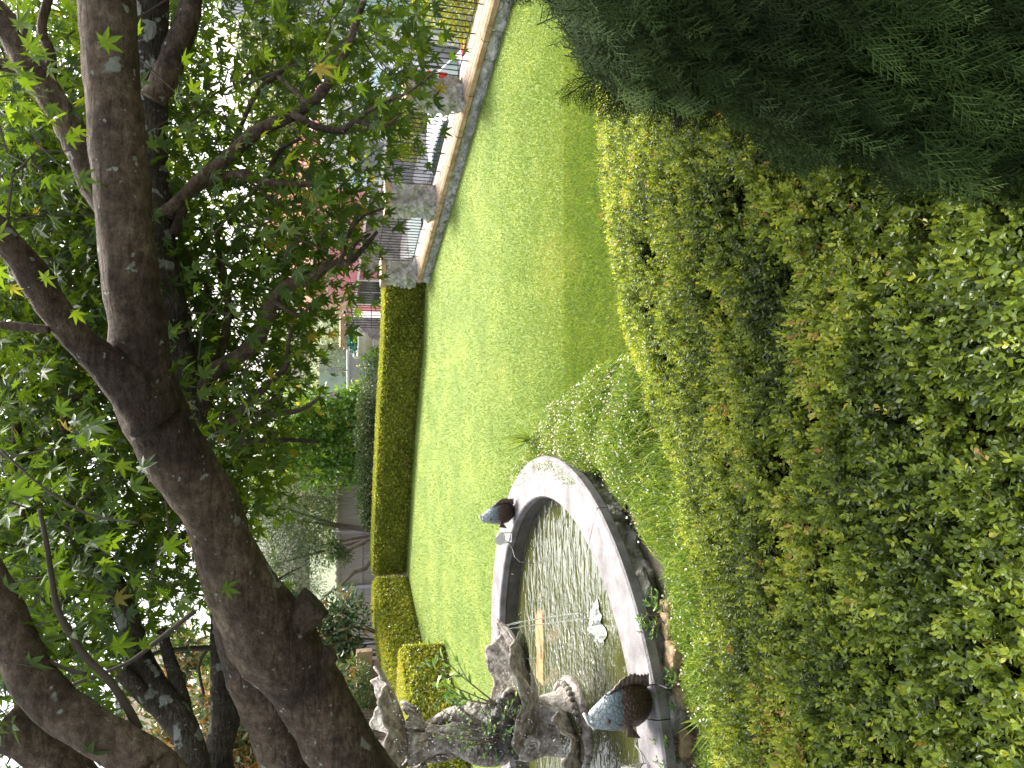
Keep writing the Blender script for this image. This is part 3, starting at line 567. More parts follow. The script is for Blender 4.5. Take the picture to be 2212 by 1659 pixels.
# sapling and weeds growing out of the fountain
def sapling(base,stems,label,nm='sapling',lsize=.14,seed=1,fill=0,w=.34):
    root=empty(nm,base,label=label,cat='plant'); base=Vector(base); mb=MB(); lp=[];ld=[];ls=[]; r_=random.Random(seed)
    for tip,nl in stems:
        tip=Vector(tip)-base; mid=tip*.5+Vector((r_.uniform(-.05,.05),0,.08)); pts=[(0,0,0),mid*.5,mid,mid.lerp(tip,.5),tip]
        mb.tube(pts,[.009,.008,.006,.004,.002],6)
        for k in range(nl):
            t_=.45+.55*k/max(1,nl-1); p=Vector((0,0,0)).lerp(mid,t_*2) if t_<.5 else mid.lerp(tip,(t_-.5)*2)
            az=k*2.4; d=Vector((math.cos(az),math.sin(az)*.6,.35+r_.uniform(-.5,.3)))+(tip.normalized()*.6)
            lp.append(p);ld.append(d);ls.append(lsize*r_.uniform(.75,1.15))
    mb.build('stem',M['farbark'],root)
    tv,tt,to=T_simple(w,.10,.18); n=len(lp)
    V,T,r=scatter(tv,tt,to,np.array([tuple(p) for p in lp]),np.array([tuple(p) for p in ld]),np.tile([0,-.5,1.],(n,1))+rng.normal(0,.35,(n,3)),ls,rng.random(n))
    npmesh('leaves',V,T,r,M['sapling'],root); return root
sb=(-3.62,8.05,1.12)
sapling(sb,[(P(925,1430,8.0),8),(P(935,1400,8.1),6),(P(975,1405,7.9),4),(P(960,1480,8.),7),(P(985,1500,8.),5)],'long leaved green sapling sprouting from the fountain',lsize=.155)
r_=random.Random(4); st_=[]
for k in range(26):
    X=r_.uniform(930,1140);Y=r_.uniform(1490,1655); st_.append((P(X,Y,7.75+r_.uniform(-.1,.2)),9))
sapling((-3.95,8.0,1.05),st_,'small leaved trailing weeds over the dark soil of the fountain','creeping_weed',.052,3,w=.6)
# falling water and drops
mb=MB()
def stream(p0,vx,vy,vz,n,r0,zend):
    pts=[];t=0
    while True:
        q=Vector((p0[0]+vx*t,p0[1]+vy*t,p0[2]+vz*t-4.9*t*t)); pts.append(q)
        if q.z<zend or len(pts)>30: break
        t+=.022
    mb.tube(pts,[r0*(.8+.5*r_.random()) for _ in pts],7,wob=.5)
stream((-2.84,8.34,1.0),.25,-.1,-.1,20,  .008,.03); stream((-2.86,8.30,1.0),.15,-.12,-.1,20,.007,.03)
for k in range(3): stream((-4.2+.03*k,7.5-.04*k,.62),.1,-.25-.1*k,0,20,.012,.03)
for k in range(3): stream((-4.5+.15*k+r_.uniform(-.03,.03),8.1-.02*k,2.1),r_.uniform(-.2,.2),-.15,.0,20,.003,1.3)
for k in range(2): stream((-4.3+.07*k,7.45,.6),r_.uniform(-.1,.1),-.2,.0,20,.008,.03)
mb.build('falling_water',M['fall'],smooth=True,label='thin streams of water falling from the fountain shells',cat='water',kind='stuff')
n=2600; pos=np.stack([rng.normal(-3.75,.55,n),rng.normal(7.9,.45,n),rng.random(n)**1.0*2.3+.05],-1)
oc=[(1,0,0),(-1,0,0),(0,1,0),(0,-1,0),(0,0,1.5),(0,0,-1.5)]; ot=[(0,2,4),(2,1,4),(1,3,4),(3,0,4),(2,0,5),(1,2,5),(3,1,5),(0,3,5)]
V,T,r=scatter(oc,ot,[0]*6,pos,np.tile([0,1.,0],(n,1)),np.tile([0,0,1.],(n,1)),rng.uniform(.002,.006,n),rng.random(n))
npmesh('water_drops',V,T,r,M['fall'],smooth=True,kind='stuff',label='scattered drops of spray round the fountain',cat='spray')
# ------------------------------------------------------------------ fish spouts
def fish(loc,rz,sc,label):
    root=empty('fish_spout',loc,rz,label=label,cat='statue',group='fish shaped spouts on the pond rim'); root.scale=(sc,)*3
    prof=[(0,.03,.06,.05),(.02,.03,.11,.09),(.07,.02,.155,.12),(.14,.01,.178,.13),(.21,.0,.178,.125),(.28,-.012,.158,.11),(.34,-.03,.128,.09),(.385,-.048,.10,.072),(.42,-.065,.075,.06),(.445,-.08,.058,.05),(.452,-.085,.04,.035),(.41,-.075,.026,.022),(.36,-.06,.012,.01)]
    mb=MB(); seg=36; vs=[]
    for i,(z,cx,hx,hy) in enumerate(prof):
        for k in range(seg):
            a=2*math.pi*k/seg; e=hx*math.cos(a); vs.append((cx+e,hy*math.sin(a)*(1-.25*(math.cos(a)>0)*abs(math.cos(a))),z+ (e*.28 if i>=8 else e*.08 if i>4 else 0)))
    mb.add(vs,[(i*seg+k,i*seg+(k+1)%seg,(i+1)*seg+(k+1)%seg,(i+1)*seg+k) for i in range(len(prof)-1) for k in range(seg)]+[tuple(range(seg))[::-1],tuple(range((len(prof)-1)*seg,len(prof)*seg))])
    b=mb.build('body',M['patina'],root,smooth=True); ss=b.modifiers.new('s','SUBSURF'); ss.levels=1; ss.render_levels=1
    def fin(fn,nu,nv,name):
        mb=MB(); mb.grid(fn,nu,nv); o=mb.build(name,M['finmat'],root,smooth=True); s=o.modifiers.new('s','SOLIDIFY'); s.thickness=.012; return o
    fin(lambda u,v:(np.interp(u,[0,.3,.6,1],[.145,.185,.17,.10])+v*.085*math.sin(math.pi*min(1,u*1.02+.08))+.004*math.sin(u*60)*v, .006*math.cos(u*60)*v,.035+u*.33),44,5,'dorsal_fin')
    for s in(-1,1):
        fin(lambda u,v,s=s:(-.06-.09*v+.02*u,s*(.105+.045*v),.19-.02*v+(u-.5)*.11*v+.004*math.sin(u*34)*v),20,5,'pectoral_fin')
    fin(lambda u,v:(-.135-.035*v,.006*math.sin(u*30)*v,.05+u*.09),16,4,'belly_fin')
    fin(lambda u,v:(.16+.09*v,.01*math.sin(u*24),.01+(u)*.10*v+.02),16,4,'tail_fin')
    for s in(-1,1):
        mb=MB(); mb.ball((-.035,s*.082,.345),.020,12,8); mb.build('eye',M['finmat'],root,smooth=True)
    mb=MB(); pts=[]
    for k in range(25):
        a=2*math.pi*k/24; pts.append((-.084+.052*math.cos(a),.045*math.sin(a),.45+.028*math.cos(a)*1.0+ (.012 if math.cos(a)>0 else -.004)))
    mb.tube(pts,.012,8,cap=False); mb.build('lips',M['lip'],root,smooth=True)
    return root
M['finmat']=mat('fin_bronze',(.09,.055,.045),.35,ramp=[(.3,(.05,.03,.025)),(.7,(.14,.10,.09))],nscale=14,metal=.2,bump=.4,bscale=40)
M['lip']=mat('worn_lip_bronze',(.42,.43,.44),.4)
g=G(1404,1522,ZC); fish((g.x+.0,g.y+.02,ZC),R(-14),1.22,'larger fish spout with gaping mouth on the near pond rim')
g=G(1110,1108,ZC); fish((g.x,g.y+.02,ZC),R(-28),1.02,'fish spout standing on the far side of the pond rim')
mb=MB(); g1=G(1400,1480,ZC+.02); mb.tube([g1,G(1420,1478,ZC+.012),G(1440,1486,ZC+.012),G(1444,1490,ZC-.1),G(1460,1492,0)],.006,6); mb.build('hose',M['iron'],label='thin black hose running over the rim from the near fish',cat='hose')
# spotlights
def spot(loc,rz,label):
    r0=empty('spotlight',loc,rz,label=label,cat='spotlight',group='small steel spotlights on the pond rim')
    mb=MB(); mb.tube([(0,.06,.16),(0,-.055,.20)],[.066,.072],24); mb.tube([(0,-.055,.2),(0,-.065,.2035)],[.076,.076],24); mb.build('housing',M['steel'],r0)
    mb=MB(); mb.tube([(0,-.064,.203),(0,-.070,.205)],[.048,.046],20); mb.build('lens',M['lens'],r0)
    mb=MB(); mb.tube([(-.08,0,.18),(-.08,0,.02),(-.05,0,.012),(.05,0,.012),(.08,0,.02),(.08,0,.18)],.007,6); mb.build('bracket',M['steel'],r0)
    mb=MB(); mb.tube([(-.03,.06,.15),(-.08,.0,.05),(-.14,-.10,.012),(-.20,-.22,.01),(-.24,-.30,-.05),(-.25,-.36,-.25)],.006,6); mb.build('cable',M['cable'],r0)
g=G(1103,1158,ZC); spot((g.x,g.y-.1,ZC),R(-15),'steel spotlight beside the far fish on the pond rim')
g=G(1415,1652,ZC); spot((g.x-.12,g.y+.1,ZC),R(200),'steel spotlight bracket at the near left end of the pond rim')
# ------------------------------------------------------------------ daisies and plants by the rim
def daisies(center,regions,nstem,nflow,label,nm='daisy_clump'):
    root=empty(nm,center,label=label,cat='flowers'); c=np.array(center)
    def pick(n):
        k=rng.choice(len(regions),n,p=np.array([g_[4] for g_ in regions])/sum(g_[4] for g_ in regions)); A=np.array([g_[:4] for g_ in regions])[k]
        a=rng.random(n)*2*math.pi; r_=np.sqrt(rng.random(n)); x=A[:,0]+A[:,2]*r_*np.cos(a); y=A[:,1]+A[:,2]*r_*np.sin(a)*1.1
        z=A[:,3]*np.sqrt(np.maximum(0,1-r_**2.2))*rng.uniform(.5,1.12,n)
        in_=np.hypot(x-PC.x,y-PC.y)<RO-.05
        return np.stack([x,y,np.where(in_,np.maximum(z,ZC+.03),z)],-1),in_
    p,i_=pick(nstem); ok=~i_|((rng.random(nstem)<.35)&(np.hypot(p[:,0]-PC.x,p[:,1]-PC.y)>RO-.22)); p=p[ok]; n=len(p); L_=rng.uniform(.06,.26,n); d=np.stack([rng.normal(0,.55,n),rng.normal(0,.55,n),np.ones(n)],-1)
    V1=scatter([(-.03,0,0),(.03,0,0),(.02,.6,.05),(0,1,.15)],[(0,1,2),(0,2,3)],[0,0,.1,.25],p-c-nrm(d)*L_[:,None],d,rng.normal(0,1,(n,3)),L_,np.clip(rng.normal(.5,.22,n),0,1))
    n2=nstem; p2,i2=pick(n2); ok=~i2|((rng.random(n2)<.3)&(np.hypot(p2[:,0]-PC.x,p2[:,1]-PC.y)>RO-.22)); p2=p2[ok]; n2=len(p2); p2=p2*np.array([1,1,1])-np.array([0,0,1])*rng.uniform(0,.18,(n2,1))
    tv,tt,to=T_simple(.3,.05,.1)
    V2=scatter(tv,tt,to,p2-c,np.stack([rng.normal(0,1,n2),rng.normal(0,1,n2),rng.normal(.4,.5,n2)],-1),rng.normal(0,1,(n2,3)),rng.uniform(.02,.05,n2),np.clip(rng.normal(.4,.25,n2),0,1))
    V,T,r=join([V1,V2]); npmesh('foliage',V,T,r,M['daisyg'],root)
    p3,i3=pick(nflow); p3=p3[~i3|((rng.random(nflow)<.4)&(np.hypot(p3[:,0]-PC.x,p3[:,1]-PC.y)>RO-.25))]; n3=len(p3); p3[:,2]+=.03; k=9
    tv=[(0,0,.0)]+[(math.cos(2*math.pi*q/k)*(1 if q%2 else .75),math.sin(2*math.pi*q/k)*(1 if q%2 else .75),.12) for q in range(k)]; tt=[(0,1+q,1+(q+1)%k) for q in range(k)]
    rr_=rng.random(n3); V,T,r=scatter(tv,tt,[0]*(k+1),p3-c,rng.normal(0,1,(n3,3)),np.stack([rng.normal(0,.5,n3),rng.normal(-.3,.5,n3),np.ones(n3)],-1),rng.uniform(.007,.012,n3),rr_)
    npmesh('flowers',V,T,r,M['petal'],root,kind='stuff')
    V,T,r=scatter(oc,ot,[0]*6,p3[:n3]-c+np.array([0,0,.002]),np.tile([0,1.,0],(n3,1)),np.tile([0,0,1.],(n3,1)),np.full(n3,.0030),rng.random(n3))
    npmesh('flower_centres',V,T,r,M['yolk'],root,kind='stuff')
M['yolk']=mat('flower_centre',(.6,.42,.05),.7)
daisies((-.6,7.9,0),[(-.35,7.3,.6,.42,3),(-.6,8.2,.62,.32,2.6),(-.7,9.1,.5,.22,1.6),(-1.1,10.1,.42,.16,.8),(-1.5,10.9,.3,.14,.35),(-.6,6.6,.6,.45,2.4),(-.1,6.5,.45,.38,1)],26000,2100,'wide mound of tiny white and pink daisies spilling over the pond rim')
daisies((-1.3,5.8,0),[(-1.0,6.0,.6,.36,2),(-1.6,5.5,.5,.28,2),(-2.1,5.15,.4,.2,1.2),(-1.0,5.3,.5,.35,1.5),(-2.1,5.75,.3,.16,.8),(-2.5,5.35,.4,.2,1.2),(-3.1,5.15,.4,.16,.8),(-3.7,5.1,.4,.2,.7)],24000,320,'bushy green daisy stems with few flowers below the near pond rim')
def blades(base,n,L_,label,cat='grass tuft',sp=.35):
    p=np.tile(np.array(base),(n,1))+np.concatenate([rng.normal(0,.03,(n,2)),np.zeros((n,1))],1); d=np.stack([rng.normal(0,sp,n),rng.normal(0,sp,n),np.ones(n)],-1)
    V,T,r=scatter([(-.035,0,0),(.035,0,0),(-.03,.5,.03),(.03,.5,.03),(0,1,.2)],[(0,1,3),(0,3,2),(2,3,4)],[0,0,0,0,.1],p-np.array(base),d,rng.normal(0,1,(n,3)),rng.uniform(.6,1,n)*L_,rng.uniform(.2,.8,n))
    npmesh('grass_tuft',V+np.array(base),T,r,M['grassb'],loc=base,label=label,cat=cat)
g=G(1130,945,0.2); blades((g.x,g.y,.1),14,.55,'tuft of broad upright grass blades among the daisies',sp=.45)
g=P(1440,1560,5.3); blades((g.x,g.y,.0),10,.4,'grass tuft at the foot of the near pond wall')
for X,Y,s_,lab in ((1462,1432,.17,'tan sandstone block under ferns at the foot of the near pond wall'),(1470,1520,.15,'tan sandstone block beside the hose foot'),(1478,1620,.17,'tan sandstone block at the left end of the rock face'),(1450,1340,.14,'small tan sandstone block below the fern under the near rim')):
    b=G(X,Y,.03); mb=MB()
    def blk(u,v,s_=s_,X=X):
        a=2*math.pi*u; e=math.pi*(v-.5); q=Vector((math.cos(a)*math.cos(e),math.sin(a)*math.cos(e),math.sin(e))); m_=max(abs(q.x),abs(q.y),abs(q.z)); q2=q/m_*.75+q*.25; k=1+.16*noise.noise(q*2+Vector((X,0,0))); return (q2.x*s_*1.25*k,q2.y*s_*.7*k,q2.z*s_*.6*k)
    mb.grid(blk,36,20,True); mb.build('stone_block',M['oldsand'],smooth=True,label=lab,cat='stone',group='sandstone blocks at the foot of the pond wall').location=(b.x,b.y,.03)
# ferns / weeds on the rock face
for nm_,X,Y,lab in (('fern',1440,1330,'small green fern on the rough rock under the near rim'),('fern',1465,1500,'weedy green fern by the hose on the rock face'),('fern',1475,1610,'leafy weed at the left end of the rock face')):
    b=G(X,Y,.05); r2=random.Random(X)
    sapling((b.x,b.y-.02,.0),[((b.x+r2.uniform(-.25,.25),b.y+r2.uniform(-.2,.1),r2.uniform(.12,.32)),12) for _ in range(14)],lab,'fern',.045,X,w=.4)
# ------------------------------------------------------------------ street wall, fence, piers
WD=Vector((-.3714,.9285,0)); WN=Vector((.9285,.3714,0)) # along, outward
WO=Vector((wx(4.0),4.0,0))
def wp(s,o,z): return WO+WD*s+WN*o+Vector((0,0,z))
SEnd=(20.0-4.0)/.9285
wall=empty('street_wall',WO,label='low rock wall with sandstone coping along the street side of the lawn',cat='wall')
mb=MB()
def face(u,v):
    s=u*SEnd; z=-.05+v*.27; k=noise.noise(Vector((s*3.,z*6,0)))*.05+noise.noise(Vector((s*9,z*14,5)))*.03; j=1 if abs((s/.62)%1)<.04 else 0
    bl_=math.floor(s/.62+.3*math.sin(math.floor(s/.62)*3)); k+=.03*math.sin(bl_*5.3); p=wp(s,.0+k+.04*j,z)-WO; return tuple(p)
mb.grid(face,500,9); mb.build('rock_course',M['granite'],wall)
def fr(s0,s1,o0,o1,z0,z1,base=WO): 
    c=[wp(s,o,z)-base for s in(s0,s1) for o in(o0,o1) for z in(z0,z1)]; return c,[(0,1,3,2),(4,6,7,5),(0,4,5,1),(2,3,7,6),(0,2,6,4),(1,5,7,3)]
mb=MB(); mb.add(*fr(0,SEnd,.09,.66,-3.0,.22)); mb.build('wall_core',M['granite'],wall)
s=0;k=0
while s<SEnd-.1:
    L_=[1.15,.95,1.3][k%3]; e=min(s+L_,SEnd); mb=MB()
    prof=[(-.02,.20),(-.05,.225),(-.05,.31),(-.01,.345),(.10,.35)]
    nn_=10; vs=[]
    for i in range(nn_+1):
        ss_=s+.008+(e-s-.016)*i/nn_
        for (o_2,z_) in prof: vs.append(tuple(wp(ss_,o_2+.018*noise.noise(Vector((ss_*7,z_*20,k))),z_)-WO))
    mb.add(vs,[(i*5+j,(i+1)*5+j,(i+1)*5+j+1,i*5+j+1) for i in range(nn_) for j in range(4)]+[(0,1,2,3,4),tuple(nn_*5+j for j in (4,3,2,1,0))])
    mb.build('coping_edge',M['sandst'],wall); mb=MB(); mb.add(*fr(s+.004,e-.004,.102,.70,.222,.354)); mb.build('coping_top',M['coptop'],wall); s=e;k+=1
def pier(s0,wd,z1,label,cap=True,o0=-.04,o1=.6,nm='stone_pier'):
    b=wp(s0,0,0); r0=empty(nm,b,label=label,cat='pillar',group='rough stone piers of the street fence'); mb=MB()
    def f(u,v):
        a=u*4; cs=[(0,0),(1,0),(1,1),(0,1),(0,0)]; i=min(3,int(a)); q=a-i; cu=cs[i][0]*(1-q)+cs[i+1][0]*q; cv=cs[i][1]*(1-q)+cs[i+1][1]*q
        z=.34+v*(z1-.34); p=wp(s0+cu*wd,o0+cv*(o1-o0),z)-b; k=noise.noise(p*3.2+Vector((s0,0,0)))*.10+noise.noise(p*7)*.09+noise.noise(p*15)*.04; dn=Vector((cu-.5,cv-.5,0)); p+=(WD*dn.x+WN*dn.y)*k*2; return tuple(p)
    mb.grid(f,96,40,True); mb.build('rock_body',M['granite'],r0)
    mb=MB(); mb.add(*fr(s0-.04,s0+wd+.04,o0-.04,o1+.04,z1-.02,z1+.10,b)); mb.build('cap_stone',M['sandst'],r0)
def sy(y): return (y-4)/.9285
pier(sy(13.65),.36,1.35,'rough grey stone pier between the two nearer fence bays')
pier(sy(16.75),.52,1.4,'rough grey stone pier between the middle and far fence bays')
pier(sy(19.75),.5,1.2,'rough stone pier where the street wall meets the far hedge')
pier(sy(9.3),.55,1.35,'rough stone pier at the right edge of the lawn')
def bay(y0,y1,label,scrolls):
    s0,s1=sy(y0),sy(y1); b=wp(s0,.42,0); r0=empty('fence_bay',b,label=label,cat='fence',group='black iron fence bays on the street wall')
    zb,zt=.47,1.40; q=lambda s_,o,z: wp(s_,.42+o,z)-b
    mb=MB(); mb.tube([q(s0,0,zb),q(s1,0,zb)],.012,6); mb.tube([q(s0,0,zt),q(s1,0,zt)],.014,6); mb.build('rail',M['iron'],r0)
    n=int((s1-s0)/.125)
    for i in range(n+1):
        s_=s0+.03+(s1-s0-.06)*i/n; mb=MB(); lng=i%5==2; mb.tube([q(s_,0,zb if not lng else .35),q(s_,0,zt+(.10 if lng else .05))],.0105,6)
        if lng: mb.tube([q(s_,0,zt+.07),q(s_,0,zt+.10),q(s_,0,zt+.17)],[.02,.018,.002],6)
        mb.build('baluster',M['iron'],r0)
    for sc_ in scrolls:
        s_=s0+sc_; mb=MB()
        for sg in(-1,1):
            pts=[q(s_+sg*(.05*math.sin(t*6.28)+.06*math.sin(t*3.14)),.012,zb+.08+t*.75) for t in np.linspace(0,1,22)]; mb.tube(pts,.006,5)
            pts=[q(s_+sg*(.09+.05*math.cos(t)*(1-t/9)),.012,zb+.2+.05*math.sin(t)*(1-t/9)) for t in np.linspace(0,7.5,22)]; mb.tube(pts,.006,5)
            pts=[q(s_+sg*(.09+.05*math.cos(t)*(1-t/9)),.012,zb+.72+.05*math.sin(t)*(1-t/9)) for t in np.linspace(0,7.5,22)]; mb.tube(pts,.006,5)
        mb.build('scrollwork',M['iron'],r0)
bay(9.95,13.5,'nearest iron fence bay in front of the yellow shrub',[1.9])
bay(14.15,16.6,'middle iron fence bay in front of the white car',[.5,2.1])
bay(17.4,19.7,'farthest iron fence bay in front of the black car',[.35,2.0])
# ------------------------------------------------------------------ generic leafy crowns
def foliage(parent,name,blobs,n,mt,size,tmpl,rel=(0,0,0),normal_up=.3,surf=.55,dirb=(0,0,0),rbias=0,seed=0):
    vol=np.array([b[3]*b[4]*b[5] for b in blobs])**.75; k=rng.choice(len(blobs),n,p=vol/vol.sum()); B=np.array([b[:6] for b in blobs])[k]
    u=nrm(rng.normal(0,1,(n,3))); rr_=rng.random(n)**surf
    # clumpiness
    cl=np.array([noise.noise(Vector(tuple(map(float,(q*2.6+b)))) ) for q,b in zip(u,B[:,:3])]); rr_=rr_*(1+.30*cl)
    p=B[:,:3]+u*B[:,3:6]*rr_[:,None]
    d=u+rng.normal(0,.7,(n,3))+np.array(dirb); nn=rng.normal(0,1,(n,3))+np.array([0,0,normal_up])*3
    rn=np.clip(.45+cl*.3+rng.normal(0,.2,n)+rbias,0,1)
    V,T,r=scatter(*tmpl,p,d,nn,size*rng.uniform(.7,1.25,n),rn); return npmesh(name,V-np.array(rel),T,r,mt,parent)
def tree(name,base,blobs,n,mt,size,tmpl,label,cat='tree',group=None,trunk=.12,tm='farbark',limbs=4,**k):
    base=Vector(base); r0=empty(name,base,label=label,cat=cat,group=group); r_=random.Random(int(base.x*100)); mb=MB()
    for i in range(max(1,limbs)):
        b=blobs[i%len(blobs)]; tip=Vector(b[:3])-base; mid=Vector((tip.x*.35+r_.uniform(-.1,.1),tip.y*.35,tip.z*.45)); mb.tube([(0,0,0),mid*.5,mid,mid.lerp(tip,.5),tip],[trunk,trunk*.8,trunk*.6,trunk*.4,trunk*.15],8,wob=.15)
    mb.build('trunk' if trunk>.03 else 'stems',M[tm],r0,smooth=True)
    foliage(r0,'crown' if cat=='tree' else 'foliage',blobs,n,mt,size,tmpl,rel=base,**k); return r0
TS=T_simple(.5); TN=T_simple(.16,.04,.1); TR=T_simple(.75,.08,.1); TM=T_simple(.4,.12,.12)
def pb(X,Y,y,rx,ry,rz): p=P(X,Y,y); return (p.x,p.y,p.z,rx,ry,rz)
# beyond the far hedge
b0=P(880,1150,28)
tree('olive_tree',(b0.x,28,0),[pb(620,1120,28,1.7,1.2,1.3),pb(590,1220,28,1.4,1.2,1.2),pb(680,1180,27.8,1.1,1,.8),pb(560,1080,28.5,1.6,1.2,1.0),pb(700,1080,28,.8,.9,.6),pb(650,1280,28,.9,.9,.9)],26000,M['olive'],.14,TN,'feathery grey green tree behind the grey timber fence',trunk=.1)
b0=P(870,950,27.5)
vn=tree('climbing_shrub',(b0.x,27.2,0),[pb(730,930,27.2,1.3,.6,1.2),pb(700,1000,27.2,1.1,.6,1.3),pb(670,900,27.2,1.2,.6,1.0),pb(760,870,27,.8,.5,.6),pb(620,960,27.4,1.2,.6,1.0),pb(770,1010,27,.7,.5,.6)],5200,M['vine'],.17,TR,'broad leaved green climber with bare stems and a few yellow leaves',cat='shrub',trunk=.028,limbs=6)
mb=MB(); r_=random.Random(9)
for k in range(46):
    X0=r_.uniform(600,700);Y0=r_.uniform(850,1080); a_=P(X0,Y0,27.3)-Vector((b0.x,27.2,0)); b2=P(r_.uniform(770,810),Y0+r_.uniform(-25,25),27.3)-Vector((b0.x,27.2,0)); mb.tube([a_,a_.lerp(b2,.5)+Vector((r_.uniform(-.15,.15),0,0)),b2],.014,5)
mb.build('bare_stems',M['farbark'],vn)
b0=P(815,1000,25.5)
tree('clipped_shrub',(b0.x,25.6,0),[pb(792,880,25.6,.9,.5,.35),pb(793,940,25.6,.9,.5,.4),pb(793,1010,25.6,.9,.5,.4),pb(790,1080,25.8,.9,.5,.35),pb(800,1120,26,.5,.5,.3)],16000,M['darkshrub'],.07,TS,'dark shrub with brownish tips above the long far hedge',cat='shrub',trunk=.02,limbs=5)
b0=P(880,1400,22)
tree('magnolia_shrub',(b0.x-.3,23.2,0),[pb(740,1330,23.2,.9,.7,.8),pb(700,1400,23.2,1.0,.7,.8),pb(640,1340,23.5,.9,.7,.7),pb(760,1420,23.,.7,.6,.6),pb(600,1290,23.8,.7,.6,.6)],3600,M['magnolia'],.20,TM,'shrub with leathery leaves in front of the grey timber fence',cat='shrub',trunk=.05,tm='farbark',rbias=-.12,limbs=5)
tree('magnolia_tree',(P(800,1560,20.3).x,20.3,0),[pb(560,1480,20.3,.95,.6,1.3),pb(560,1600,20.3,.95,.6,1.3),pb(640,1560,20.3,.8,.5,1.1),pb(470,1600,20.3,1.1,.6,1.1),pb(470,1500,20.3,.7,.5,.7),pb(540,1700,20.3,1.1,.6,1.3),pb(700,1480,20.3,.8,.5,.8)],6500,M['magnolia'],.21,TM,'tree with rust coloured leaf undersides behind the leaning maple limb',trunk=.07,rbias=.12,limbs=5)
tree('magnolia_tree',(P(800,1560,22.5).x,22.5,0),[pb(400,1400,22.5,.65,.5,.45),pb(370,1590,22.5,1.1,.6,.8),pb(390,1440,22.5,.6,.5,.5),pb(330,1500,22.5,.4,.4,.4)],1500,M['magnolia'],.24,TM,'tall rusty leaved tree in front of the cream house',trunk=.06,rbias=.12,limbs=4)
tree('leafy_shrub',(P(830,1520,20.9).x,20.9,0),[pb(770,1480,20.9,.8,.6,.45),pb(780,1560,20.9,.8,.6,.5),pb(760,1620,20.9,.8,.6,.6)],2600,M['olive'],.13,TM,'loose grey green shrub in front of the block wall',cat='shrub',trunk=.025,limbs=6)
# pruned trunk with two limbs by the timber fence
mb=MB(); o=P(812,1215,25.9); rel=lambda X,Y,y=25.9: P(X,Y,y)-Vector((o.x,25.9,0))
mb.tube([rel(880,1205),rel(805,1205),rel(790,1228),rel(765,1235),rel(740,1260),rel(705,1285),rel(690,1300)],[.1,.085,.08,.075,.06,.045,.03],8,wob=.15)
mb.tube([rel(850,1200),rel(803,1160),rel(785,1172),rel(765,1180),rel(745,1195),rel(725,1190)],[.09,.085,.08,.075,.05,.03],8,wob=.15)
r0=empty('pruned_tree',(o.x,25.9,0),label='bare brown forked limbs leaning before the grey timber fence',cat='tree'); mb.build('trunk',M['farbark'],r0,smooth=True)
foliage(r0,'crown',[pb(735,1200,25.9,.35,.3,.45),pb(720,1180,25.9,.4,.3,.3)],900,M['darkshrub'],.1,TS,rel=(o.x,25.9,0))
# timber fence with pale posts
tf=empty('timber_fence',(-7.5,28.8,0),label='weathered grey paling fence with pale metal posts',cat='fence')
mb=MB(); x=-8
k=0
while x<7.0:
    mb.box(x,x+.135,0.0+.012*(k%2),.02+.012*(k%2),0,2.15+.02*math.sin(k*3)); x+=.14;k+=1
mb.build('palings',M['timber'],tf)
mb=MB(); mb.box(-8,7,-.05,-.002,1.15,1.25); mb.box(-8,7,-.05,-.002,2.02,2.1); mb.box(-8,7,.036,.05,0,2.1); mb.build('rail',M['timber'],tf)
for X in (1150,1270,1395,1020):
    p=P(760,X,28.6); mb=MB(); mb.box(p.x+7.5-.06,p.x+7.5+.06,-.16,-.055,0,2.3); mb.build('post',M['greyroof'],tf)
# grey rendered screen, glass balustrade, urn, pillar and gate
sw=empty('rendered_wall',(.0,29.5,0),label='grey rendered garden wall with white posts behind the climbing plants',cat='wall')
a_=P(755,880,29.5); b2=P(755,725,29.5); mb=MB(); mb.box(a_.x,b2.x,0,.15,0,a_.z); mb.build('wall_panel',mat('grey_render',(.42,.42,.43),.85,bump=.2,bscale=12),sw)
mb=MB(); mb.box(a_.x-.1,b2.x+.1,-.06,.2,a_.z+.002,a_.z+.10); mb.build('top_rail',M['greyroof'],sw)
for Y in (738,868): p=P(755,Y,29.4); mb=MB(); mb.box(p.x-.07,p.x+.07,-.12,-.002,0,p.z+.1); mb.build('post',M['trim'],sw)
gb=empty('glass_balustrade',(.0,33,0),label='greenish glass balustrade above the rendered wall',cat='balustrade')
M['bal']=mat('greenish_glass',(.32,.42,.34),.12)
a_=P(742,900,33);b2=P(742,745,33); z0,z1=P(752,800,33).z,P(690,800,33).z; mb=MB(); mb.box(a_.x,b2.x,0,.03,z0,z1); mb.build('glass_pane',M['bal'],gb)
for Y in (750,800,855,885): p=P(742,Y,33); mb=MB(); mb.box(p.x-.04,p.x+.04,-.08,-.002,z0,z1+.05); mb.build('upright',M['shutter'],gb)
tree('climbing_plant',(P(810,800,29).x,29,0),[pb(800,780,29,.9,.3,.5),pb(790,850,29,.7,.3,.6),pb(810,740,28.6,.6,.3,.4)],900,M['vine'],.14,TS,'thin green climber with an orange flower on the rendered wall',cat='plant',trunk=.012,limbs=6)
up_=P(818,742,25); ur=empty('stone_urn',(up_.x,25,0),label='cream garden urn holding a dark green planting',cat='urn')
zt=P(775,742,25).z; z1=P(802,742,25).z; s_=.42
mb=MB(); mb.lathe([(.001,0),(.2,0),(.2,.08),(.09,.14),(.09,z1-.12),(.16,z1-.08),(.09,z1-.02),(.14,z1+.02),(.30,z1+.12),(.38,z1+.25),(.36,z1+.36),(.46,z1+.44),(.44,z1+.47),(.3,z1+.42),(.001,z1+.40)],seg=28); mb.build('bowl',M['urn'],ur,smooth=True)
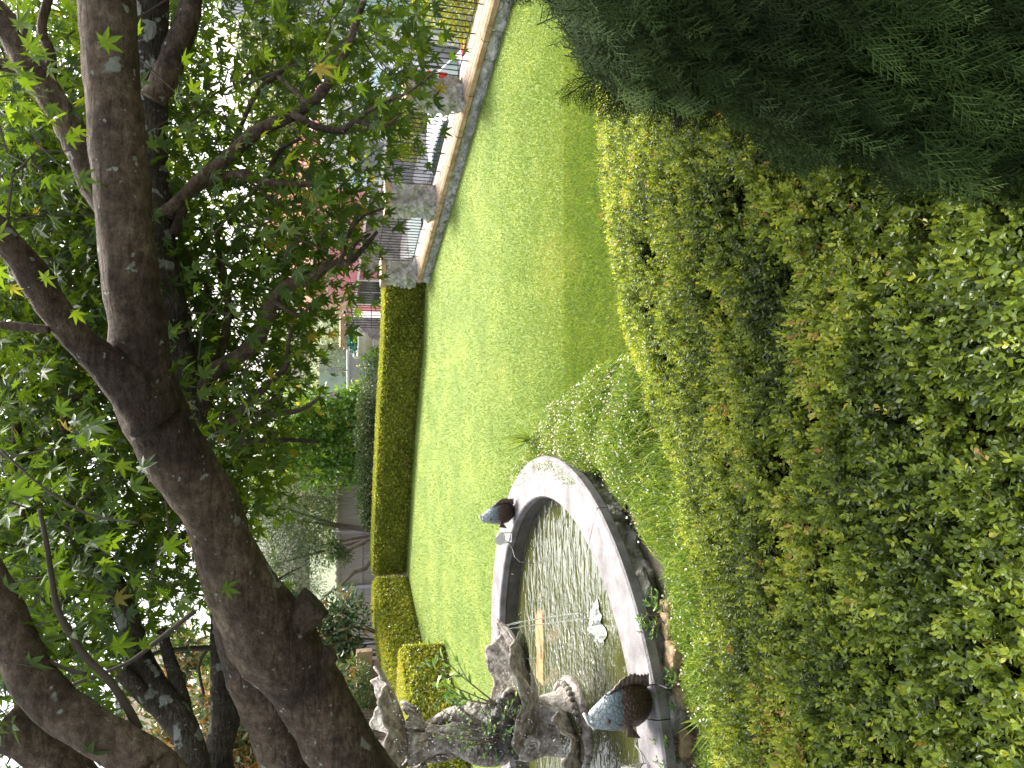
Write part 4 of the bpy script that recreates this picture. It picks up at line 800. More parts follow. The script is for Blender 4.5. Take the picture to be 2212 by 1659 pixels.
for sg in(-1,1):
    mb=MB(); mb.tube([(sg*(.40+.10*math.sin(t)),0,z1+.33+.13*(1-math.cos(t))*.9) for t in np.linspace(0,3.6,14)],.04,8); mb.build('handle',M['urn'],ur,smooth=True)
foliage(ur,'planting',[(0,0,z1+.55,.32,.3,.22)],700,M['green'],.09,TS)
pl=P(760,1659-940,27.5); gp=empty('gate_pillar',(P(780,718,27.5).x,27.5,0),label='tall stone gate pillar with a moulded cap beside the urn',cat='pillar')
pz=P(738,718,27.5).z; mb=MB(); mb.box(-.52,.52,-.3,.3,0,pz-.22); mb.build('stone_shaft',M['granite'],gp); mb=MB(); mb.box(-.62,.62,-.4,.4,pz-.219,pz-.08); mb.box(-.55,.55,-.33,.33,pz-.079,pz+.06); mb.build('cap',M['sandst'],gp)
gt=empty('iron_gate',(P(800,665,26.5).x,26.5,0),label='black iron gate panel with ball finials beside the stone pillar',cat='gate'); X0=P(800,708,26.5).x-gt.location.x; X1=P(800,612,26.5).x-gt.location.x; gz=P(765,660,26.5).z
mb=MB(); mb.tube([(X0,0,gz),(X1,0,gz+.25)],.02,6); mb.tube([(X0,0,gz-.6),(X1,0,gz-.6)],.014,6); mb.build('rail',M['iron'],gt)
for i in range(19):
    x=X0+(X1-X0)*i/18; mb=MB(); mb.tube([(x,0,-.2),(x,0,gz+.02+.25*i/18+(.22 if i%5==1 else .0))],.013,6)
    if i%5==1: mb.ball((x,0,gz+.25+.25*i/18),.06,8,6)
    mb.build('bar',M['iron'],gt)
# block wall behind the left hedges
mb=MB(); a_=P(820,1659,21.5);b2=P(820,1420,21.5); zt_=P(770,1500,21.5).z
bw=empty('block_wall',(-9,21.5,0),label='pinkish stone block wall behind the left hedge',cat='wall')
for r__ in range(4):
    for c_ in range(int((b2.x-a_.x+2)/.72)):
        x=a_.x-2+c_*.72+(r__%2)*.36; mb.box(x+9,x+9+.7,.0+.02*((r__*7+c_*3)%3),.3,r__*zt_/4+.01,(r__+1)*zt_/4-.01)
mb.build('blocks',M['brick'],bw); mb=MB(); mb.box(a_.x+7,b2.x+8.6,.1,.28,0,zt_-.02); mb.build('core',M['granite'],bw)
# ------------------------------------------------------------------ houses on the street (facades parallel to the wall)
FO=Vector((7.08,27,0)); 
def fp(s,o,z): return WD*s+WN*o+Vector((0,0,z))
def fbox(mb,s0,s1,o0,o1,z0,z1):
    c=[fp(s,o,z) for s in(s0,s1) for o in(o0,o1) for z in(z0,z1)]; mb.add(c,[(0,1,3,2),(4,6,7,5),(0,4,5,1),(2,3,7,6),(0,2,6,4),(1,5,7,3)])
ph=empty('pink_house',FO,label='pink rendered house with a terracotta roof across the street',cat='house')
mb=MB(); fbox(mb,.02,10.6,.0,7,1.1,3.0); mb.build('upper_wall',M['pink'],ph)
mb=MB(); fbox(mb,.02,6.8,.5,8,-3,1.098); mb.build('lower_wall',M['granite'],ph)
mb=MB(); fbox(mb,6.81,10.6,.45,8,-3,1.098); mb.build('porch_wall',M['pink'],ph)
mb=MB(); fbox(mb,.0,10.7,-.08,.25,1.0,1.09); fbox(mb,.0,10.7,-.05,-.004,2.3,2.36); fbox(mb,-.05,.08,-.06,-.003,1.1,3.0); fbox(mb,10.5,10.66,-.06,-.002,1.1,3.0); mb.build('trim',M['trim'],ph)
mb=MB(); fbox(mb,7.4,9.6,.38,.44,-1.6,.85); mb.build('door',M['glassd'],ph); mb=MB(); fbox(mb,7.3,7.4,.34,.445,-1.6,.95); fbox(mb,9.6,9.7,.34,.445,-1.6,.95); fbox(mb,8.45,8.5,.34,.379,-1.6,.85); mb.build('door_frame',M['trim'],ph)
for s_ in (2.5,): 
    mb=MB(); fbox(mb,s_,s_+.9,-.03,-.002,1.6,2.2); w_=mb.build('window',M['glassd'],ph); mb=MB(); fbox(mb,s_-.08,s_,-.06,-.001,1.52,2.28); fbox(mb,s_+.9,s_+.98,-.06,-.001,1.52,2.28); mb.build('frame',M['trim'],w_)
mb=MB()
RS0,RS1,RZ,RD,RH=4.0,11.0,3.0,7.4,1.9
def rwave(k): return .05*abs(math.sin(k))
mb.grid(lambda u,v:tuple(fp(RS0+2.2*v+u*(RS1-RS0-4.4*v),-.45+RD/2*v,RZ+RH*v+rwave(u*62))),220,5)
mb.grid(lambda u,v:tuple(fp(RS1-2.2*v,-.45+u*RD*(1-v)+RD/2*v,RZ+RH*v+rwave(u*62))),160,5)
mb.grid(lambda u,v:tuple(fp(RS0+2.2*v,-.45+u*RD*(1-v)+RD/2*v,RZ+RH*v+rwave(u*62))),160,5)
mb.grid(lambda u,v:tuple(fp(RS0+2.2*v+u*(RS1-RS0-4.4*v),-.45+RD-RD/2*v,RZ+RH*v)),10,3)
mb.build('roof',M['terra'],ph)
mb=MB(); fbox(mb,-.1,RS0-.01,-.1,7,3.001,3.1); mb.build('flat_roof',M['greyroof'],ph)
mb=MB(); fbox(mb,RS0-.05,RS1+.05,-.52,-.40,RZ-.1,RZ+.03); mb.build('gutter',M['trim'],ph)
wh=empty('white_building',FO,label='white rendered building with a grey roller shutter beside the pink house',cat='building')
mb=MB(); fbox(mb,-6.0,-.02,-.1,7,-3,2.6); mb.build('wall',M['white'],wh)
mb=MB()
for i in range(52): fbox(mb,-2.6+i*.05,-2.6+i*.05+.035,-.14-.012*(i%2),-.101,-.4,1.55)
mb.build('roller_shutter',M['shutter'],wh); mb=MB(); fbox(mb,-5.2,-3.2,-.13,-.101,-1.2,.6); mb.build('window',M['carglass'],wh)
mb=MB(); fbox(mb,-6.1,.0,-.3,7,2.601,2.72); mb.build('parapet',M['trim'],wh)
mb=MB(); fbox(mb,-5.9,-.1,-.22,-.102,.65,.75); mb.build('ledge',M['trim'],wh)
gs=empty('shed',FO,label='pale green corrugated building behind the yellow shrub',cat='building')
mb=MB()
for i in range(60): fbox(mb,-13.5+i*.11,-13.5+i*.11+.07,.4-.03,.4,.2,2.2)
fbox(mb,-13.5,-6.9,.401,6,-3,2.2); mb.build('corrugated_wall',M['greenroof'],gs); mb=MB(); fbox(mb,-13.6,-6.8,.1,.39,2.201,2.33); fbox(mb,-6.89,-6.6,.2,.8,-3,2.3); mb.build('gutter',M['trim'],gs)
mb=MB()
for i in range(70): fbox(mb,-14+i*.12,-14+i*.12+.07,1.2,1.3,3.0,5.5)
fbox(mb,-14,-5.7,1.301,8,2.4,5.5); mb.build('grey_sheet_gable',M['greyroof'],gs)
# signs
def textobj(body,size,loc,parent,mt,ang,name='lettering',squash=1):
    cu=bpy.data.curves.new(name,'FONT'); cu.body=body; cu.size=size; cu.extrude=.004; cu.materials.append(mt); cu.align_x='CENTER'; cu.align_y='CENTER'
    o=bpy.data.objects.new(name,cu); C.objects.link(o); o.parent=parent; o.location=loc; o.rotation_euler=(R(90),0,ang); o.scale=(squash,1,1)
    dg=bpy.context.evaluated_depsgraph_get(); me=bpy.data.meshes.new_from_object(o.evaluated_get(dg)); C.objects.unlink(o); bpy.data.objects.remove(o)
    q=bpy.data.objects.new(name,me); C.objects.link(q); q.parent=parent; q.location=loc; q.rotation_euler=(R(90),0,ang); q.scale=(squash,1,1); 
    return q
p=P(838,172,19.5); sg_=empty('notice_board',(p.x,19.5,p.z),R(-18),label='large pale notice board with blue numerals behind the fence',cat='sign')
mb=MB(); mb.box(-.50,.50,0,.04,-.95,.75); mb.build('panel',M['sign'],sg_); textobj('10',.42,(-.02,-.006,.36),sg_,M['signblue'],0); textobj('HOUSE & MARKET',.125,(-.02,-.006,.05),sg_,M['signgrey'],0,squash=.85)
mb=MB(); mb.box(-.38,.0,-.006,-.001,-.33,-.15); mb.box(-.34,.3,-.006,-.001,-.62,-.45); mb.build('printed_block',M['signblue'],sg_); mb=MB(); mb.tube([(-.45,.08,-2.6),(-.45,.08,.75)],.03,6); mb.tube([(.45,.08,-2.6),(.45,.08,.75)],.03,6); mb.build('post',M['iron'],sg_)
p=P(774,387,25.6); s2=empty('street_sign',(p.x,25.6,p.z),R(-18),label='small pale blue printed sign on the white building corner',cat='sign')
mb=MB(); mb.box(-.29,.29,0,.03,-.30,.30); mb.build('panel',M['sign'],s2); mb=MB(); 
for i in range(3): mb.box(-.2,.2,-.006,-.001,.1-.12*i,.16-.12*i)
mb.build('printed_lines',M['signblue'],s2); mb=MB(); mb.tube([(0,.06,-3.2),(0,.06,.3)],.03,6); mb.build('post',M['trim'],s2)
# lamp on the corner, red and white barrier
p=P(872,236,18.5)
p=P(946,200,15.2); rb=empty('barrier_board',(p.x,15.2,p.z),R(-20),label='red and white barrier board just outside the nearer fence',cat='barrier')
mb=MB(); mb.box(-.4,.4,0,.03,-.18,.0); mb.box(-.4,.4,0,.03,.101,.25); mb.build('red_bands',M['carred'],rb); mb=MB(); mb.box(-.4,.4,0,.03,.001,.10); mb.build('white_band',M['trim'],rb); mb=MB(); mb.tube([(-.3,.06,-1.6),(-.3,.06,.25)],.02,6); mb.tube([(.3,.06,-1.6),(.3,.06,.25)],.02,6); mb.build('leg',M['steel'],rb)
# cars
def car(name,loc,rz,paint,label,sc=1):
    r0=empty(name,loc,rz,label=label,cat='car',group='cars parked in the street'); L_,W_=4.1*sc,1.72*sc
    prof=[(0,.35),(.02,.62),(.10,.80),(.95,.92),(1.55,1.38),(2.3,1.46),(3.3,1.40),(3.85,.98),(4.08,.88),(4.1,.40)]
    mb=MB(); n=len(prof); vs=[]
    for x,z in prof:
        for k in range(7):
            v=(k/6-.5)*2; inset=.14*max(0,(z-.9)/.5); yy=(W_/2-inset)*v; vs.append(((x-2.05)*sc,yy,(z-(.05*v*v if z>.8 else 0))*sc))
    m_=len(vs); vs+=[((x-2.05)*sc,(W_/2)*s,.28*sc) for x in (0.05,4.05) for s in(-1,1)]
    fs=[(i*7+k,(i+1)*7+k,(i+1)*7+k+1,i*7+k+1) for i in range(n-1) for k in range(6)]
    fs+=[tuple([i*7 for i in range(n)]+[m_+2,m_]),tuple([i*7+6 for i in range(n)]+[m_+3,m_+1])[::-1]]; mb.add(vs,fs); mb.build('body',paint,r0,smooth=False)
    def glass(name,pts):
        mb=MB(); mb.add(pts,[tuple(range(len(pts)))]); o=mb.build(name,M['carglass'],r0); s=o.modifiers.new('s','SOLIDIFY'); s.thickness=.01; s.offset=0
    q=lambda x,y,z:((x-2.05)*sc,y*sc,z*sc)
    glass('windscreen',[q(1.0,-.70,.97),q(1.0,.70,.97),q(1.50,.62,1.365),q(1.50,-.62,1.365)]); glass('rear_window',[q(3.38,-.6,1.35),q(3.38,.6,1.35),q(3.84,.68,1.02),q(3.84,-.68,1.02)])
    for s in(-1,1): glass('side_window',[q(1.15,s*.865,.95),q(2.35,s*.865,.97),q(2.3,s*.745,1.37),q(1.62,s*.75,1.33)]); glass('side_window',[q(2.42,s*.865,.97),q(3.7,s*.862,.98),q(3.3,s*.75,1.32),q(2.37,s*.745,1.37)])
    for x in(.75,3.3):
        for s in(-1,1):
            mb=MB(); mb.tube([q(x,s*.70,.31),q(x,s*.88,.31)],.31*sc,22); w_=mb.build('wheel',M['tyre'],r0); mb=MB(); mb.tube([q(x,s*.87,.31),q(x,s*.89,.31)],.19*sc,16); mb.build('rim',M['rim'],w_)
    for s in(-1,1):
        mb=MB(); mb.box(*sorted((q(.0,0,0)[0]-.01,q(.16,0,0)[0])),*sorted((s*.5*sc,s*.8*sc)),.62*sc,.76*sc); mb.build('headlight',M['lens'],r0)
        mb=MB(); mb.box(*sorted((q(3.96,0,0)[0],q(4.12,0,0)[0])),*sorted((s*.55*sc,s*.84*sc)),.74*sc,.94*sc); mb.build('tail_light',M['redlamp'],r0)
        mb=MB(); mb.box(*sorted((q(1.3,0,0)[0],q(1.45,0,0)[0])),*sorted((s*.84*sc,s*1.0*sc)),.95*sc,1.07*sc); mb.build('door_mirror',paint,r0)
    return r0
A=R(111.8)
def cpos(s,o): v=wp(s,o,0); return (v.x,v.y,sz(v.y))
car('parked_car',cpos(13.7,2.0),A+math.pi,M['carwhite'],'white car parked behind the middle fence bay')
car('parked_car',cpos(19.5,1.9),A+math.pi,M['carblack'],'black car parked behind the far fence bay')
car('parked_car',cpos(24.6,2.2),A,M['carred'],'red car beyond the black car in the street')
# street side shrubs
b0=wp(sy(12.6),1.6,-1.3)
tree('yellow_shrub',tuple(b0),[tuple(wp(sy(y_),o_,z_))+(r1,r1,r2) for y_,o_,z_,r1,r2 in ((11,1.5,.3,.8,1.0),(12,1.6,.4,.8,1.0),(12.9,1.6,.3,.7,.95),(10,1.7,.4,.8,1),(11.5,2.2,.6,.8,.8),(9,1.7,.4,.8,1))],17000,M['yellowshrub'],.11,TM,'bright yellow green shrub pressing against the nearest iron fence',cat='shrub',trunk=.025,limbs=6,surf=.35)
tree('street_shrub',tuple(wp(sy(20.5),5.4,-1.3)),[tuple(wp(sy(20.0),5.4,.3))+(.5,.8,.6),tuple(wp(sy(21.3),5.6,.1))+(.5,.7,.5)],2600,M['yellowshrub'],.09,TS,'small yellowish shrub by the white building',cat='shrub',trunk=.02,limbs=3)
tree('street_tree',tuple(wp(sy(29),3.0,-2)),[pb(725,690,32,1.6,1.4,1.2),pb(700,745,33,1.6,1.4,1.4),pb(740,730,32,1.4,1.2,.8)],7000,M['far'],.13,TN,'pale feathery tree beyond the stone gate pillar',trunk=.09)
# far hillside trees right of the sky gap
for i,(X,Y,y,rr1,lab) in enumerate(((600,215,60,5,'hazy distant tree beyond the white building, in the sky gap'),(640,320,70,5,'distant pale tree left of the hazy one beyond the street roofs'),(560,70,75,5,'far tree above the corrugated roofs at the right'),(620,470,80,5,'distant tree showing above the terracotta roof'),(690,900,75,6,'distant tree behind the climbing shrub'),(640,1030,70,5.5,'distant tree between the climber and the grey green tree'))):
    p=P(X,Y,y); tree('distant_tree',(p.x,y,-3),[(p.x,y,p.z,rr1,3,rr1*.6),(p.x+rr1*.7,y,p.z-rr1*.5,rr1*.8,3,rr1*.6),(p.x-rr1*.7,y,p.z-rr1*.6,rr1*.8,3,rr1*.6),(p.x,y,(p.z-3)*.5,rr1,3,rr1*.9)],5200,M['far'],.5,TS,lab,trunk=.3,group='distant trees beyond the street')
# cream house and terraces at the left
chp=P(420,1540,38); ch=empty('cream_house',(chp.x-1,38,-1),label='cream house with dark eaves high at the left behind the maples',cat='house')
z0=P(470,1500,38).z+1; z1=P(270,1500,38).z+1
mb=MB(); mb.box(-6,2.2,0,8,-1,z1); mb.build('wall',M['cream'],ch)
mb=MB(); mb.box(-6.6,2.9,-.7,8.5,z1+.001,z1+.25); mb.build('eaves',M['shutter'],ch)
mb=MB(); vs=[(-6.6,-.7,z1+.252),(2.9,-.7,z1+.252),(2.9,8.5,z1+.252),(-6.6,8.5,z1+.252),(-4,4,z1+2.2),(0.4,4,z1+2.2)]; mb.add(vs,[(0,1,5,4),(1,2,5),(2,3,4,5),(3,0,4),(3,2,1,0)]); mb.build('roof',M['greyroof'],ch)
for x in (-3.2,.0):
    mb=MB(); mb.box(x,x+1.2,-.03,-.002,z0+.6,z0+2.2); w_=mb.build('window',M['glassd'],ch); mb=MB(); mb.box(x-.1,x,-.06,-.001,z0+.5,z0+2.3); mb.box(x+1.2,x+1.3,-.06,-.001,z0+.5,z0+2.3); mb.box(x,x+1.2,-.06,-.0311,z0+1.35,z0+1.42); mb.build('frame',M['trim'],w_)
bl=empty('terrace_wall',(-9,31,-1),label='stepped sandstone terrace wall below the cream house',cat='wall'); mb=MB()
for k,(X,y_) in enumerate(((430,32.5),(470,31.6),(520,31))):
    p=P(X,1450,y_); mb.box(-12,-1.6-.4*k,y_-31,y_-31+.8,0,p.z+1)
mb.build('stone_steps',M['brick'],bl); mb=MB(); 
for k,(X,y_) in enumerate(((430,32.5),(470,31.6),(520,31))):
    p=P(X,1450,y_); mb.box(-12.05,-1.55-.4*k,y_-31-.06,y_-31+.85,p.z+1.001,p.z+1.1)
mb.build('cap',M['trim'],bl)
tree('terrace_plant',(P(470,1430,30.2).x,30.2,0),[pb(480,1430,30.2,1,.5,.6),pb(440,1420,30.2,.8,.5,.5),pb(500,1500,30.2,1,.5,.6)],1500,M['vine'],.22,TM,'bright strappy green plants in front of the sandstone terrace wall',cat='plant',trunk=.02,limbs=4)
# ------------------------------------------------------------------ maples
def limb(mb,pts,seg=18,wob=.10,seed=0,fine=True):
    """pts: (X,Y,width_px,depth)"""
    A3=[P(X,Y,d) for X,Y,w_,d in pts]; rd=[wid(w_,p)/2 for (X,Y,w_,d),p in zip(pts,A3)]
    # catmull-rom resample
    out=[];ro=[]; n=len(A3)
    for i in range(n-1):
        p0,p1,p2,p3=A3[max(0,i-1)],A3[i],A3[i+1],A3[min(n-1,i+2)]; ns=max(2,min(14,int((p2-p1).length/max(.012,rd[i]*.5))))
        for k in range(ns):
            t=k/ns; q=.5*((2*p1)+(-p0+p2)*t+(2*p0-5*p1+4*p2-p3)*t*t+(-p0+3*p1-3*p2+p3)*t**3); out.append(q); ro.append(rd[i]*(1-t)+rd[i+1]*t)
    out.append(A3[-1]); ro.append(rd[-1]); mb.tube(out,ro,seg,wob=wob,seed=seed); return out
def D(pts,d0,d1=None):
    d1=d0 if d1 is None else d1; n=len(pts); return [(x,y,w_,d0+(d1-d0)*i/max(1,n-1)) for i,(x,y,w_) in enumerate(pts)]
def reb(mb,o): 
    for i,v in enumerate(mb.v): mb.v[i]=(v[0]-o[0],v[1]-o[1],v[2]-o[2])
twigs_all=[]
O1=(-2.9,2.3,0.0); mp1=empty('maple_tree',O1,label='large leaning maple whose thick limbs cross the view, front one',cat='tree',group='maples over the pond')
def part(name,lst,parent,o,mt='bark',seg=20,wob=.10):
    for l in lst:
        mb=MB(); limb(mb,l,seg,wob,random.random()*9); reb(mb,o); mb.build(name,M[mt],parent,smooth=True)
foot=[(-2.9,2.3,0)]
tr=MB()
pts=D([(1000,2080,170),(850,1800,170),(765,1670,150),(705,1560,140),(655,1470,145),(600,1400,175),(555,1330,165),(515,1260,140),(480,1170,118),(450,1090,122),(392,1000,138),(340,905,140),(305,810,130),(297,700,116),(282,600,114),(262,400,113),(245,200,110),(231,0,115),(222,-160,112)],2.5,2.15)
A3=limb(tr,pts,28,.09,1); 
# root end of the trunk down to the ground, out of frame
p0=A3[0]; tr.tube([p0+Vector((.0,0,.0)),p0.lerp(Vector((-2.9,2.4,0)),.5),Vector((-2.9,2.35,-.05))],[wid(170,p0)/2,.15,.22],24,wob=.08)
reb(tr,O1); tr.build('trunk',M['bark'],mp1,smooth=True)
part('limb',[D([(640,1700,112),(625,1659,110),(590,1560,108),(548,1450,120),(525,1360,120),(505,1290,90)],2.75,2.62)],mp1,O1)
part('cut_stub',[D([(590,1410,120),(635,1360,78),(660,1325,74),(684,1300,80)],2.36)],mp1,O1,wob=.22)
part('cut_stub',[D([(655,1460,95),(695,1425,52),(722,1408,36)],2.38)],mp1,O1,wob=.25)
part('limb',[D([(335,900,120),(295,850,105),(245,800,82),(190,750,66),(150,712,64),(110,655,66),(75,600,72),(40,550,60),(-40,468,62)],2.25,2.0)],mp1,O1)
part('limb',[D([(262,470,80),(215,400,80),(180,330,66),(130,240,56),(75,160,62),(30,75,62),(-30,10,60)],2.45,2.3)],mp1,O1)
part('branch',[D([(105,175,30),(110,120,22),(90,60,20),(110,-20,18)],2.4),D([(60,150,30),(20,142,28),(-40,135,26)],2.4),D([(107,713,18),(50,706,20),(-20,700,16)],2.1)],mp1,O1,seg=10)
# twiggy shoots off the stubs
part('branch',[D([(615,1310,14),(600,1285,10),(585,1262,6),(560,1240,4)],2.4),D([(585,1262,5),(620,1240,4),(650,1225,3)],2.4)],mp1,O1,'twig',8)
O2=(-2.2,3.1,0.0); mp2=empty('maple_tree',O2,label='second maple stem behind the front one, with lichen and long hanging branches',cat='tree',group='maples over the pond')
part('trunk',[D([(900,1900,110),(700,1620,100),(560,1370,95),(520,1250,90),(488,1150,82),(442,1030,76),(415,930,72),(395,820,68),(377,700,66),(352,560,60),(337,450,68),(325,330,70),(325,200,70),(322,100,76),(318,0,85),(315,-120,85)],3.1,2.75)],mp2,O2,'bark2',22)
part('limb',[D([(330,215,56),(355,170,55),(378,110,52),(402,52,52),(412,10,42),(425,-70,42)],2.75)],mp2,O2,'bark',14)
br=[D([(352,458,22),(385,435,26),(430,388,26),(490,342,28),(545,292,30),(600,262,30),(650,238,26),(700,192,22),(742,120,18),(765,60,15),(790,-10,13)],2.8,2.5),
 D([(632,245,18),(680,272,16),(735,282,14),(770,262,13),(825,275,9),(860,252,6)],2.6,2.4),D([(770,262,10),(810,232,8),(880,200,6),(935,160,4)],2.45,2.4),
 D([(375,505,22),(392,460,20),(398,420,26)],2.85,2.8),D([(398,420,18),(450,395,16),(500,378,18),(530,376,20),(565,392,16),(640,398,14),(700,398,9)],2.8,2.6),D([(575,392,12),(590,350,12),(610,320,10),(650,300,6)],2.7,2.6),
 D([(490,342,14),(510,300,12),(530,250,9),(555,200,12),(600,160,10),(640,130,6)],2.9),D([(600,165,9),(655,215,10),(668,235,10)],2.85,2.6),
 D([(362,470,26),(390,435,20)],2.85),D([(520,378,8),(600,440,7),(650,480,6),(700,470,4)],2.7)]
part('branch',br,mp2,O2,'bark',12)
br=[D([(432,905,26),(436,870,32),(445,830,34),(470,795,34),(520,768,32),(556,735,32),(575,690,30),(592,650,30),(622,617,28),(672,602,24),(702,578,22),(722,570,18),(755,566,14),(790,530,10),(815,500,7)],2.95,2.7),
 D([(445,835,20),(458,790,18),(478,760,18),(490,700,18),(492,640,16),(475,560,12),(470,500,8)],3.0,3.1),D([(592,650,12),(640,680,10),(660,672,8),(690,640,5)],2.8),
 D([(756,566,9),(765,530,8),(800,505,6)],2.7),D([(735,570,10),(752,510,9),(780,470,7),(830,450,5)],2.7),
 D([(446,920,22),(478,925,26),(510,900,18),(535,870,16),(575,835,16),(617,792,13),(622,750,10),(630,700,6)],3.0,2.8),D([(510,895,16),(560,893,16),(590,895,14),(650,885,10),(690,860,6)],3.0,2.8),
 D([(560,893,10),(600,850,9),(620,820,7)],2.9),D([(470,1000,14),(520,960,12),(600,950,10),(690,955,7)],3.05,2.9),D([(440,600,10),(455,650,12),(470,700,9)],3.2),
 D([(345,1080,12),(400,1050,10),(470,1040,8)],3.1)]
part('branch',br,mp2,O2,'bark',12)
O3=(-2.6,3.5,0.0); mp3=empty('maple_tree',O3,label='slender straight maple trunk spotted with white lichen, at the left',cat='tree',group='maples over the pond')
part('trunk',[D([(480,1300,40),(484,1360,58),(487,1420,62),(487,1550,62),(487,1700,60),(700,2050,70),(1400,2600,90)],3.2,2.9)],mp3,O3,'bark2',18,.05)
part('branch',[D([(482,1400,16),(450,1400,13),(400,1402,11),(345,1408,10),(300,1430,8)],3.1),D([(450,1400,7),(430,1440,6),(440,1500,6)],3.1)],mp3,O3,'twig',8)
O4=(-2.3,2.9,0.0); mp4=empty('maple_tree',O4,label='forked maple with pale lichen patches behind the near left trunk',cat='tree',group='maples over the pond')
part('trunk',[D([(170,1120,34),(200,1180,42),(245,1265,48),(280,1350,48),(300,1420,52),(340,1490,55),(395,1570,60),(425,1659,60),(470,1800,66),(1100,2300,90)],3.0,2.7)],mp4,O4,'bark2',18,.08)
part('limb',[D([(262,1450,34),(300,1490,36),(345,1530,40),(390,1580,46)],2.8),D([(350,1360,20),(365,1420,26),(385,1480,30),(400,1550,36)],2.85)],mp4,O4,'bark2',14)
part('branch',[D([(37,976,22),(33,886,16),(17,853,12),(-10,800,10)],3.),D([(140,940,18),(143,873,14),(180,850,12),(217,840,10)],3.),D([(60,1180,24),(50,1080,20),(37,976,22)],3.),D([(200,640,14),(215,700,14),(205,760,12)],3.2),D([(170,650,10),(190,560,12),(180,480,8)],3.2)],mp4,O4,'bark',10)
O5=(-1.6,1.7,0.0); mp5=empty('maple_tree',O5,label='darkest nearest trunk curving in at the top left corner of the upright view',cat='tree',group='maples over the pond')
part('trunk',[D([(-60,1180,62),(5,1300,72),(40,1400,84),(80,1480,92),(150,1545,92),(240,1600,92),(330,1655,96),(450,1760,105),(1300,2350,140)],1.75,1.6)],mp5,O5,'bark',22,.09)
part('limb',[D([(0,1560,90),(60,1600,84),(120,1640,90),(200,1720,90)],1.9)],mp5,O5,'bark',16)
part('branch',[D([(85,1100,9),(100,1170,11),(112,1250,12),(128,1325,14),(180,1412,15),(233,1466,16),(270,1520,18),(300,1575,20)],1.7),D([(420,1320,12),(333,1390,10),(273,1433,9),(180,1470,8),(80,1510,6)],1.9),D([(60,1400,7),(130,1440,8),(187,1456,9)],1.7),D([(0,970,5),(90,1050,5),(190,1110,5),(300,1130,4)],1.5)],mp5,O5,'twig',8)
# crowns: clusters of palmate leaves spread through the volume
bound=[(-200,1010),(0,1000),(150,1000),(240,985),(310,930),(350,870),(450,905),(500,880),(600,850),(650,815),(700,770),(800,745),(900,715),(1000,700),(1060,670),(1150,610),(1250,570),(1300,500),(1340,430),(1420,370),(1500,340),(1600,320),(1900,300)]
bY=[b[0] for b in bound]; bX=[b[1] for b in bound]
def crown(parent,o,ncl,Yr,Xmin,dr,size,tscale=1.,dens=None,rb=0.,spread=.17,ml=11,edge_=1.,name='crown'):
    n=int(ncl*2.5); X=rng.uniform(Xmin,1000,n); Y=rng.uniform(Yr[0],Yr[1],n); lim=np.interp(Y,bY,bX)-2.0*spread*F/((dr[0]+dr[1])/2)*.75
    w_=(X<lim)*1.0
    for (gx_,gy_,rx_,ry_,a_) in GAPS: w_*=1-a_*np.exp(-(((X-gx_)/rx_)**2+((Y-gy_)/ry_)**2))
    if dens is not None: w_*=dens(X,Y)
    ok=rng.random(n)<w_; X,Y=X[ok][:ncl],Y[ok][:ncl]; n=len(X); dp=rng.uniform(dr[0],dr[1],n)
    cpos_=PV(X,Y,dp); k=rng.poisson(ml,n).clip(4,22); idx=np.repeat(np.arange(n),k); m_=len(idx)
    off=rng.normal(0,1,(m_,3))*np.array([spread,spread,spread*.55]); off=np.clip(off,-2.0*spread,2.0*spread); pos=cpos_[idx]+off
    d=off*2.2/spread*.4+rng.normal(0,.55,(m_,3))+np.array([0,0,-.75]); nn=np.stack([rng.normal(0,.75,m_),rng.normal(-.25,.75,m_),np.full(m_,.8)],-1)
    clr=rng.normal(0,.12,n)[idx]; rn=np.clip(.42+rb+clr+rng.normal(0,.16,m_),0,.93); rn[rng.random(m_)<.006]=1
    parts=[]; sel=rng.integers(0,4,m_)
    for q in range(4):
        s_=sel==q; tv,tt,to=T_maple(q+11); parts.append(scatter(tv,tt,to,pos[s_],d[s_],nn[s_],size*rng.uniform(.6,1.25,s_.sum()),rn[s_]))
    V,T,r=join(parts); npmesh(name,V-np.array(o),T,r,M['maple'],parent)
    # fine twigs running through the clusters
    mb=MB()
    for i in range(0,n,2):
        c=Vector(cpos_[i]); q=c+Vector((random.uniform(-.25,.25),random.uniform(-.1,.1),random.uniform(.05,.28))); mid=c.lerp(q,.5)+Vector((random.uniform(-.04,.04),0,.02)); mb.tube([q,mid,c,c+Vector((random.uniform(-.1,.1),0,-.08))],[.004,.003,.002,.001],4,cap=False)
    reb(mb,o); mb.build('twigs',M['twig'],parent,kind='stuff')
GAPS=[(480,110,75,190,.95),(560,250,70,70,.6),(150,950,60,70,.7),(420,960,45,60,.6),(230,1040,60,60,.5),(470,620,40,50,.5),(20,20,60,60,.7),(150,1200,50,40,.4),(300,1210,60,50,.5),(270,1420,60,60,.4),(100,480,40,40,.4),(700,480,40,60,.5),(720,560,40,60,.35),(740,640,40,50,.4),(400,1480,120,150,.9),(800,130,60,70,.5),(770,380,40,60,.6),(320,1560,120,120,.8),(850,210,50,50,.3)]
crown(mp2,O2,1080,(-120,1330),-40,(2.95,4.0),.049,spread=.12,ml=12)
crown(mp2,O2,70,(-120,1330),380,(2.35,2.8),.044,spread=.10,ml=9,name='front_leaves')
crown(mp3,O3,560,(-150,1400),-60,(3.8,5.2),.050,spread=.19,ml=14,rb=.03,dens=lambda X,Y:np.where(X>480,.28,.95))
crown(mp4,O4,430,(300,1560),-60,(2.7,3.6),.048,spread=.14,ml=12,dens=lambda X,Y:(X<330)*1.,rb=-.08)
